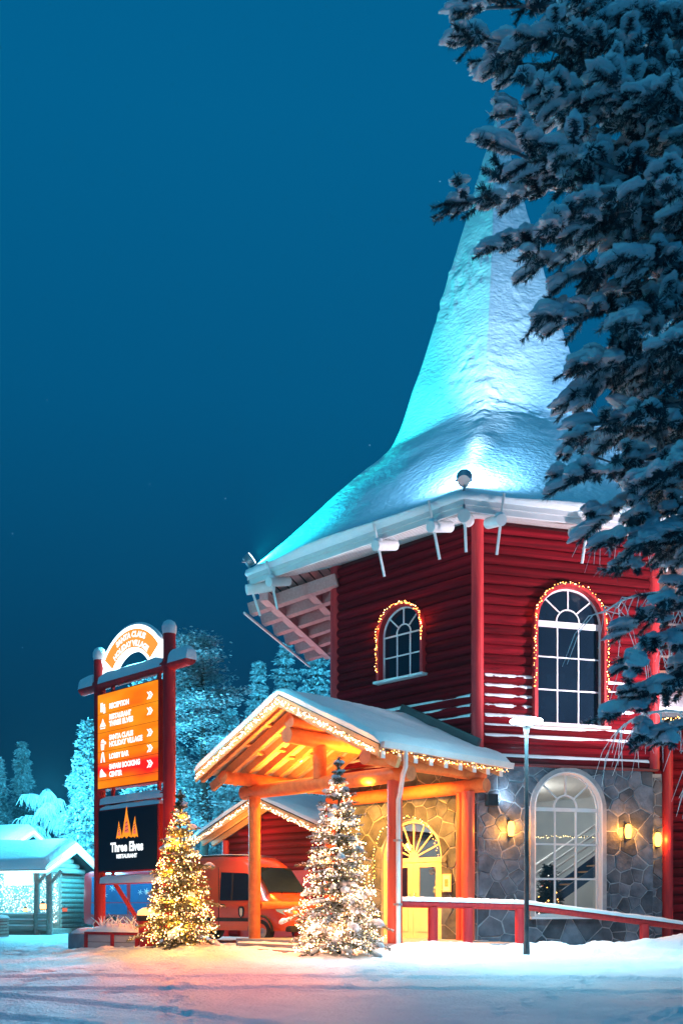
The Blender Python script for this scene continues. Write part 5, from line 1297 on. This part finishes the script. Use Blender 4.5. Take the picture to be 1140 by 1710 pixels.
# bright cold light in the cabin: lit board, curtain of bulbs
M = CF @ Matrix.Translation((-1.3, -1.95, 2.36))
t = thing('lit_board', 'blank white lit board hanging under the cabin eave', 'sign', M)
b = MB(); b.box((-.56, -.05, -.2), (.56, .05, .24)); b.build('board', e_white, t)
b = MB(); b.box((-.5, -.01, .22), (-.47, .01, .42)); b.box((.47, -.01, .22), (.5, .01, .42)); b.build('hanger', black_metal, t)
t = thing('curtain_lights', 'curtain of cold twinkling lights on the cabin wall', 'string lights', CF)
b = MB(); rd = random.Random(9)
for i in range(900): b.octa((rd.uniform(-3.5, -.92), .28+rd.uniform(-.05, .04), rd.uniform(.7, 2.6)), rd.uniform(.012, .032))
b.build('bulbs', e_bulbc, t, None, None, False)['kind'] = 'stuff'
for (x, z, c, s_) in ((-1.25, 1.25, e_bulb2, .12), (-.3, 1.15, e_pink, .09), (-2.0, 1.15, e_bulb2, .08)):
    M = CF @ Matrix.Translation((x, -.3, z)); lab = {-1.25: 'glowing orange lantern on the cabin porch rail', -.3: 'small red lantern between the cabin posts', -2.0: 'tiny orange lantern beside the cabin step'}[x]
    t = thing('lantern', lab, 'lantern', M, 'lanterns on the cabin porch'); b = MB(); b.lathe([(0, 0), (s_, .0), (s_*1.1, s_*1.6), (.3*s_, s_*2.4), (0, s_*2.4)], 10); b.build('glass', c, t, None, 60)
    b = MB(); b.lathe([(s_*1.15, s_*1.7), (.2*s_, s_*2.7), (0, s_*2.7)], 10); b.lathe([(0, -.03), (s_*1.15, -.03), (s_*1.15, .01)], 10); b.build('cap', black_metal, t)
for x in (-5.6, -3.6, -1.4):
    lamp('cabin_light', 'POINT', CF @ Vector((x, -1.5, 2.2)), 330, (.12, .78, 1), cab, .2)
lamp('cabin_gable_light', 'POINT', CF @ Vector((1.1, .0, 3.6)), 1500, (.06, .70, 1), cab, .3)
lamp('left_tree_fill', 'POINT', CF @ Vector((-3.0, 2.9, 6.2)), 5200, (.08, .68, 1), cab, .4)  # unseen point lamp added behind the cabin to light the trees
# woven bin of firewood in front of the cabin
t = thing('firewood_crate', 'slatted firewood crate on the snow before the cabin', 'crate', CF @ Matrix.Translation((-1.0, -4.2, .28)))
for i in range(6):
    b = MB(); b.box((-.55, -.3, .02+i*.11), (.55, -.26, .10+i*.11)); b.build('slat', cabin_log, t)
    b = MB(); b.box((.51, -.255, .02+i*.11), (.55, .3, .10+i*.11)); b.build('slat', cabin_log, t)
b = MB(); b.box((-.5, -.25, 0), (.5, .28, .62)); b.build('load', log_dark, t)
b = MB(); b.lathe([(.78, 0), (.7, .08), (.3, .13), (0, .13)], 4, 0, (0, 0, .68)); b.build('snow', snow, t, None, 180)

# ------------------------------------------------------------------ trees behind
def px(p, Y): return (p-570)/1670*Y
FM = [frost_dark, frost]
GT = 'snowy trees behind the village'
def bg(label, p, Y, top, rpx, seed, snowy=.55, levels=34, per=13, leaf=.17, nn=5, steps=6, pw=.8):
    h = 1.1+(1512-top)/1670*Y
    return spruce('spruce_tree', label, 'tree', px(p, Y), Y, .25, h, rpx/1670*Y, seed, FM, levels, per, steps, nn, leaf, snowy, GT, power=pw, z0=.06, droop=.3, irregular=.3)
bg('snowy spruce at the far left edge above the cabin roofs', -2, 54, 1262, 34, 1)
bg('pointed snowy spruce rising behind the second cabin roof', 38, 56, 1236, 40, 2)
bg('tall dense snowy spruce just left of the tall sign', 146, 47, 1200, 62, 4, .6, 36, 12)
bg('snowy spruce seen between the signpost legs', 232, 45, 1262, 60, 5, .55, 30, 12)
bg('short snowy spruce between the sign and the porch gable', 300, 46, 1240, 55, 6)
bg('slim spruce top between the pine and the tower eave', 432, 55, 1096, 66, 7, .6)
bg('snowy spruce whose tip stands under the tower eave', 477, 56, 1066, 74, 8, .6)
bg('snowy spruce half hidden by the tower log wall', 527, 54, 1054, 76, 9, .6)
bg('low snowy spruce behind the annex roof', 385, 50, 1180, 60, 10, .5)
# frosted birch behind cabin: fountain of fine twigs
def birch(name, label, x, y, zb, h, spread, seed, n_limb, n_tw, twl, mat_, rad=.010, group=None, lean=(0, 0), droop=1.0, thick=.07):
    rd = random.Random(seed); t = thing(name, label, 'tree', frame(x, y, zb), group)
    b = MB(); T = [Vector((lean[0]*f*f, lean[1]*f*f, h*.9*f)) for f in (0, .25, .5, .75, 1)]; b.tube([T[0]-Vector((0, 0, .4))]+T, [thick*1.1, thick, thick*.8, thick*.6, thick*.35, .012], 8); b.build('trunk', bark, t, None, 60)
    lb = MB(); tw = MB()
    for i in range(n_limb):
        f = .22+.75*(i+rd.random())/n_limb; az = rd.uniform(0, 6.283); p = T[0].lerp(T[-1], f); p = Vector((lean[0]*f*f, lean[1]*f*f, h*.9*f))
        L = spread*(1.05-.55*f)*rd.uniform(.7, 1.1); d = Vector((math.cos(az), math.sin(az), 0)); P = []
        for k in range(7):
            u = k/6; P.append(p+d*L*u+Vector((rd.gauss(0, .04), rd.gauss(0, .04), L*(.95*u-.75*u*u*droop))))
        lb.tube(P, [thick*.35*(1-.8*k/6)+.008 for k in range(7)], 5)
        for q in range(n_tw):
            u = rd.uniform(.2, 1); k = min(5, int(u*6)); s = P[k].lerp(P[k+1], u*6-k)
            a = rd.uniform(0, 6.28); dd = Vector((math.cos(a), math.sin(a), rd.uniform(-.2, .5))); LL = twl*rd.uniform(.5, 1.2)
            Q = [s+dd*LL*.5*v+Vector((0, 0, -LL*.75*v*v*droop))+Vector((rd.gauss(0, .02), rd.gauss(0, .02), 0)) for v in (0, .33, .66, 1)]
            tw.tube(Q, [rad, rad*1.2, rad, rad*.5], 4, 0, False)
    lb.build('limbs', mat_, t, None, 180); tw.build('crown', mat_, t, None, None, False)
    return t
birch('frosted_birch', 'pale frosted birch glowing cold beside the cabin', px(78, 48), 48, .25, 1.1+(1512-1285)/1670*48, 2.1, 3, 26, 60, .9, frost, .018, GT)
# pine with visible trunk behind the porch roof
def pine_bg(label, x, y, zb, h, seed):
    rd = random.Random(seed); t = thing('pine_tree', label, 'tree', frame(x, y, zb), GT)
    b = MB(); b.tube([(0, 0, -.3), (.05, 0, h*.4), (-.05, 0, h*.75), (0, 0, h*.97)], [.20, .16, .10, .03], 10); b.build('trunk', bark, t, None, 60)
    lb = MB(); V = []; F = []; Mi = []
    for i in range(58):
        f = .34+.66*(i+rd.random())/58; az = rd.uniform(0, 6.28); L = (2.7 if f < .8 else 2.7*(1.08-f)/.28)*(.55+.45*math.sin(min(1, (f-.25)/.4)*1.57))*rd.uniform(.6, 1.1)
        d = Vector((math.cos(az), math.sin(az), 0)); P = [Vector((0, 0, h*f*.97))+d*L*u+Vector((0, 0, L*(.35*u-.30*u*u))) for u in (0, .35, .7, 1)]
        lb.tube(P, [.05, .035, .022, .01], 5)
        for q in range(16):
            u = rd.uniform(.3, 1.05); c = P[0].lerp(P[3], u)+Vector((rd.gauss(0, .28), rd.gauss(0, .28), rd.gauss(.05, .10)))
            for k in range(44):
                cc = c+Vector((rd.gauss(0, .30), rd.gauss(0, .30), rd.gauss(0, .06))); sn = rd.random() < .58
                a = rd.uniform(0, 6.28); s1 = Vector((math.cos(a), math.sin(a), rd.gauss(0, .22))).normalized(); s2 = s1.cross(Vector((rd.gauss(0, .5), rd.gauss(0, .5), 1))).normalized(); sz = rd.uniform(.05, .10)
                o = len(V); V.extend((tuple(cc-s1*sz), tuple(cc+s2*sz*.5), tuple(cc+s1*sz), tuple(cc-s2*sz*.5))); F.append((o, o+1, o+2, o+3)); Mi.append(1 if sn else 0)
    lb.build('limbs', bark, t, None, 180)
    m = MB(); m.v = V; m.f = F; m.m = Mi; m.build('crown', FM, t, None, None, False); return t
pine_bg('tall snowy pine with bare lower trunk between the sign and the tower', px(340, 41), 41, .25, 1.1+(1512-1052)/1670*41, 5)

# ------------------------------------------------------------------ wing on the right
WF = frame(8.75, 28.2, 0, 8)
wing = thing('log_wing', 'warm-lit log wing with eave lights at the right edge beyond the tower', 'building', WF)
b = MB(); b.box((0, .1, .1), (4.5, 3, 6.6)); b.build('wall', log_dark, wing)
for i in range(25):
    inst('log', LOGS[i % 4], wing, WF @ Matrix.Translation((.05, .08, .3+i*.255)) @ Matrix.Diagonal((4.4, 1, 1, 1)))
b = MB(); b.cyl((.42, -.05, .1), (.42, -.05, 6.5), .16, .16, 16); b.build('corner_post', paint_red, wing, None, 60)
b = MB(); b.add([(-.2, -.8, 6.55), (5, -.8, 6.55), (5, 3, 8.3), (-.2, 3, 8.3), (-.2, -.8, 6.7), (5, -.8, 6.7), (5, 3, 8.45), (-.2, 3, 8.45)], [(0, 1, 2, 3), (7, 6, 5, 4), (0, 4, 5, 1), (1, 5, 6, 2), (2, 6, 7, 3), (3, 7, 4, 0)]); rr_ = b.build('roof_deck', roofing, wing)
vs = [(-.25+5.3*i/20, -.88+3.9*j/14, 6.70+(3.9*j/14)*.46+(.30+.06*nz3(i*.5, j*.5))*(.4+.6*sm(0, 2.5, j))) for i in range(21) for j in range(15)]+[(-.25+5.3*i/20, -.86, 6.68) for i in range(21)]+[(-.25, -.86+3.9*j/14, 6.68+(3.9*j/14)*.46) for j in range(15)]
b = MB(); b.add(vs, [(i*15+j, (i+1)*15+j, (i+1)*15+j+1, i*15+j+1) for i in range(20) for j in range(14)]+[(i*15, (i+1)*15, 315+i+1, 315+i) for i in range(20)]+[(j, j+1, 336+j+1, 336+j) for j in range(14)]); b.build('snow_slab', snow, rr_, None, 60)
bulbs('string_lights', 'warm string lights on the wing eave at the right edge', LP(WF, [(-.2, -.86, 6.55), (4.5, -.86, 6.55)]), .04, .025, .017, [e_bulb, e_bulb2], GW, drop=.1, seed=12)
# upper red gable block of the wing
UF = frame(10.0, 31.5, 0, 8)
up_ = thing('upper_log_gable', 'bright red log gable above the wing roof at the right edge', 'building', UF)
b = MB(); b.box((-.1, .1, 6.5), (1.0, 3, 11.7)); b.build('wall', log_dark, up_)
for i in range(20): 
    inst('log', LOGS[i % 4], up_, UF @ Matrix.Translation((-.1, .08, 6.6+i*.255)) @ Matrix.Diagonal((1.1, 1, 1, 1)))
    if i % 2 == 0: inst('snow_ledge', LEDGE[i % 3], up_, UF @ Matrix.Translation((-.1, .08, 6.6+i*.255)) @ Matrix.Diagonal((1.1, 1, 1, 1)))
b = MB(); b.prism([(-.5, 11.6), (1.4, 11.6), (.45, 12.6)], -.2, 3); b.build('roof', white_trim, up_)
lamp('gable_string_glow', 'POINT', UF @ Vector((.2, -1.3, 9.2)), 60, (1, .35, .2), up_, .3)
sconce('amber wall lamp on the recessed wall right of the stone corner', WF, .08, 3.25, 80)
lamp('wing_eave_glow', 'POINT', WF @ Vector((1.2, -1.4, 5.2)), 80, (1, .42, .08), wing, .25)
mb = MB(); mb.box((-.25, -.06, .1), (.36, .06, 5.1)); sb = mb.build('stone_base', mortar, wing); stones(sb, WF @ Matrix.Translation((0, -.06, 0)), -.24, .26, .3, 5.0, .42, None, 5)

# ------------------------------------------------------------------ foreground pine
def fg_pine():
    rd = random.Random(77)
    TX, TY = 5.9, 13.2
    t = thing('foreground_pine', 'big foreground pine with heavy snow lumps on dark needle tufts', 'tree', frame(TX, TY, gz(TX, TY)))
    base = Vector((TX, TY, 0))
    b = MB(); b.tube([(0, 0, -.4), (.05, .05, 5), (-.05, 0, 10), (0, 0, 15)], [.26, .22, .16, .08], 14); b.build('trunk', bark, t, None, 60)
    tips = [(728, 342, 12.2), (742, 10, 12.6), (758, 60, 12.0), (800, 108, 12.4), (812, 190, 12.8), (810, 240, 11.6), (795, 415, 12.0), (830, 300, 12.6), (868, 548, 11.8), (885, 520, 12.6), (915, 470, 12.3), (930, 600, 11.7),
            (908, 672, 12.4), (915, 735, 12.0), (922, 795, 11.6), (930, 650, 12.8), (950, 760, 12.5), (975, 860, 12.0), (985, 905, 11.6), (1000, 960, 12.1), (1000, 1050, 12.3), (1010, 1110, 11.7), (975, 1195, 12.0), (1035, 1235, 12.3), (1060, 1150, 11.9),
            (850, 140, 11.5), (880, 60, 11.7), (900, 250, 11.4), (880, 380, 11.5), (960, 330, 11.4), (980, 120, 11.3), (1000, 430, 11.3), (990, 540, 11.5), (1010, 690, 11.3), (1030, 800, 11.2), (1040, 900, 11.4), (1060, 1010, 11.5), (1080, 300, 11.0), (1090, 150, 11.2), (1080, 580, 11.0), (1100, 760, 11.1), (1100, 450, 12.6), (1090, 30, 12.4), (1050, 220, 12.9), (930, 200, 12.8), (1110, 900, 11.6),
            (1040, 380, 12.9), (1060, 500, 12.7), (1050, 640, 12.6), (1070, 720, 12.8), (1120, 650, 12.2), (1120, 240, 12.2), (1125, 350, 11.6), (1125, 530, 11.6), (1020, 20, 12.0), (950, 20, 12.7), (1120, 90, 12.7), (1128, 820, 12.3), (860, 440, 12.7)]
    G = Vector((TX, TY, gz(TX, TY)))
    lb = MB(); tufts = []; spine = []
    for (p, q, Y) in tips:
        p += 34 if q > 350 else 14
        tip = Vector(((p-570)/1670*Y, Y, 1.4+(1512-q)/1670*Y))
        st = Vector((TX, TY, tip.z+rd.uniform(.3, 1.3) - (1.0 if q < 300 else 0)))
        c = st.lerp(tip, .5)+Vector((0, 0, rd.uniform(.15, .5))); P = []
        for k in range(11):
            u = k/10; P.append(st*(1-u)**2+c*2*u*(1-u)+tip*u*u+Vector((rd.gauss(0, .03), rd.gauss(0, .03), rd.gauss(0, .03))))
        lb.tube([v-G for v in P], [.045*(1-.8*k/10)+.006 for k in range(11)], 6)
        spine += P[2:]
        d = (P[10]-P[8]).normalized(); tufts.append((P[10], d, .85, True))
        L = (tip-st).length
        for s in range(int(L*8.5)):
            u = rd.uniform(.25, 1.0)**.8; k = min(9, int(u*10)); o = P[k].lerp(P[k+1], u*10-k); dd = (P[k+1]-P[k]).normalized()
            sd = dd.cross(Vector((0, 0, 1))).normalized()*rd.choice((-1, 1)); dv = (dd*rd.uniform(.3, 1)+sd*rd.uniform(.2, .9)+Vector((0, 0, rd.uniform(-.55, .40)))).normalized()
            e = o+dv*rd.uniform(.12, .46)
            lb.tube([o-G, o.lerp(e, .5)+Vector((0, 0, .03))-G, e-G], [.012, .010, .007], 5)
            tufts.append((e, dv, rd.uniform(.52, .88), rd.random() < .62))
    # limbs on the far side of the trunk, outside the picture
    for i in range(36):
        tip = Vector((rd.uniform(7.6, 9.4), rd.uniform(11.2, 15.4), 3.6+11*(i+rd.random())/36)); st = Vector((TX, TY, tip.z+rd.uniform(.2, 1.0)))
        P = [st.lerp(tip, k/6)+Vector((0, 0, .5*k/6*(1-k/6))) for k in range(7)]; lb.tube([v-G for v in P], [.045*(1-.13*k)+.006 for k in range(7)], 6)
        for k in range(14):
            u = rd.uniform(.2, 1); e = st.lerp(tip, u)+Vector((rd.gauss(0, .28), rd.gauss(0, .28), rd.gauss(.08, .22))); tufts.append((e, (tip-st).normalized(), rd.uniform(1.0, 1.5), rd.random() < .5))
    # inner tufts filling the crown behind
    edge = [(0, 860), (150, 920), (330, 940), (450, 990), (560, 1010), (700, 1030), (850, 1040), (900, 1075), (1000, 1100)]
    for i in range(620):
        q = rd.uniform(-40, 960); xl = 1000
        for a_, b_ in zip(edge, edge[1:]):
            if a_[0] <= q <= b_[0]: xl = a_[1]+(b_[1]-a_[1])*(q-a_[0])/(b_[0]-a_[0])
        if q < 0: xl = 790
        p = rd.uniform(xl, 1190); Y = rd.uniform(11.8, 14.4)
        e = Vector(((p-570)/1670*Y, Y, 1.4+(1512-q)/1670*Y)); near = min(spine, key=lambda v: (v-e).length_squared)
        if (near-e).length > 1.0: continue
        lb.tube([near-G, near.lerp(e, .5)+Vector((0, 0, .05))-G, e-G], [.014, .011, .007], 5)
        tufts.append((e, ((e-near).normalized()+Vector((-.3, -.3, 0))).normalized(), rd.uniform(.6, 1.0), rd.random() < .40))
    lb.build('branches', frosty_bark, t, None, 180)
    # needles
    V = []; F = []; NM = []
    for (p, d, s, sn) in tufts:
        fro = rd.uniform(.02, .30)
        d = d.normalized(); a = d.cross(Vector((0, 0, 1))); a = a.normalized() if a.length > .01 else Vector((1, 0, 0)); c_ = a.cross(d)
        for k in range(130):
            u = rd.uniform(-.34, .05)*s; ph = rd.uniform(0, 6.283); rad = a*math.cos(ph)+c_*math.sin(ph)
            if sn and rad.z > .3 and rd.random() < .75: rad.z = -rad.z
            o_ = p+d*u-G; e = o_+(rad*rd.uniform(.6, 1.0)+d*rd.uniform(.2, .7)+Vector((0, 0, -.12))).normalized()*rd.uniform(.07, .135)*s
            w = d.cross(rad).normalized()*.0075
            n = len(V); V.extend((tuple(o_-w), tuple(o_+w), tuple(e+w*.3), tuple(e-w*.3))); F.append((n, n+1, n+2, n+3)); NM.append(1 if rd.random() < fro else 0)
    m = MB(); m.v = V; m.f = F; m.m = NM; m.build('needles', [needle, frost], t, None, None, False)['kind'] = 'stuff'
    # snow lumps: two or three mounds run together, ragged below
    var = []
    for k in range(8):
        bm = bmesh.new(); bmesh.ops.create_icosphere(bm, subdivisions=4, radius=1)
        for v in bm.verts:
            c = v.co.copy(); n = 1+.34*noise.noise(c*1.5+Vector((k*9, 0, 0)))+.16*noise.noise(c*3.3+Vector((0, k*7, 0)))+.06*noise.noise(c*8)
            v.co = Vector((c.x*n, c.y*n, (c.z*.95*n if c.z > 0 else c.z*(.30+.45*max(0, noise.noise(c*3+Vector((k, 3, 0)))))*n)-.22*c.x*c.x))
        me = bpy.data.meshes.new('snow_lump'); bm.to_mesh(me); bm.free(); me.materials.append(snow); me.polygons.foreach_set('use_smooth', [True]*len(me.polygons)); var.append(me)
    lumps = [q for q in tufts if q[3]]; lumps.sort(key=lambda q: q[0].y)
    rest = MB()
    for i, (p, d, s, sn) in enumerate(lumps):
        a = math.atan2(d.y, d.x)+rd.uniform(-.3, .3); ln = rd.uniform(.14, .32)*s; w_ = rd.uniform(.10, .18)*s; h_ = rd.uniform(.08, .15)*s
        tilt = max(-.3, min(.3, math.asin(max(-1, min(1, d.z)))*.6))
        M = Matrix.Translation(p-d*.12*s+Vector((0, 0, .06*s))) @ Matrix.Rotation(a, 4, 'Z') @ Matrix.Rotation(-tilt, 4, 'Y') @ Matrix.Diagonal((ln, w_, h_, 1))
        if i < 290: inst('snow_lump', var[i % 8], t, M)
        else:
            me = var[i % 8]; o = len(rest.v); Mi = W[t.name].inverted() @ M
            rest.v += [tuple(Mi @ v.co) for v in me.vertices]; rest.f += [tuple(o+k for k in f.vertices) for f in me.polygons]
    if rest.v:
        rest.m = [0]*len(rest.f); rest.build('small_snow_lumps', snow, t, None, 180, False)['kind'] = 'stuff'
    print('tufts', len(tufts), 'lumps', len(lumps))
fg_pine()
birch('frosted_birch', 'white frosted birch with drooping twigs behind the foreground pine', 7.4, 19.5, .3, 15.5, 3.0, 8, 24, 24, 1.3, frost, .009, None, (-.6, 0), 1.15, .11)

# ------------------------------------------------------------------ thin night mist that carries the glow of the lamps
hm = bpy.data.materials.new('night_haze'); hm.use_nodes = True; t_ = hm.node_tree; t_.nodes.clear()
ho = t_.nodes.new('ShaderNodeOutputMaterial'); hv = t_.nodes.new('ShaderNodeVolumePrincipled'); hv.inputs['Density'].default_value = .0007; hv.inputs['Color'].default_value = (.45, .88, 1, 1)
t_.links.new(hv.outputs[0], ho.inputs['Volume'])
b = MB(); b.box((-950, -350, -1.0), (950, 1550, 27)); tag(b.build('haze', hm), 'thin cold night mist over the yard', 'haze', kind='stuff')
SC.cycles.volume_bounces = 0
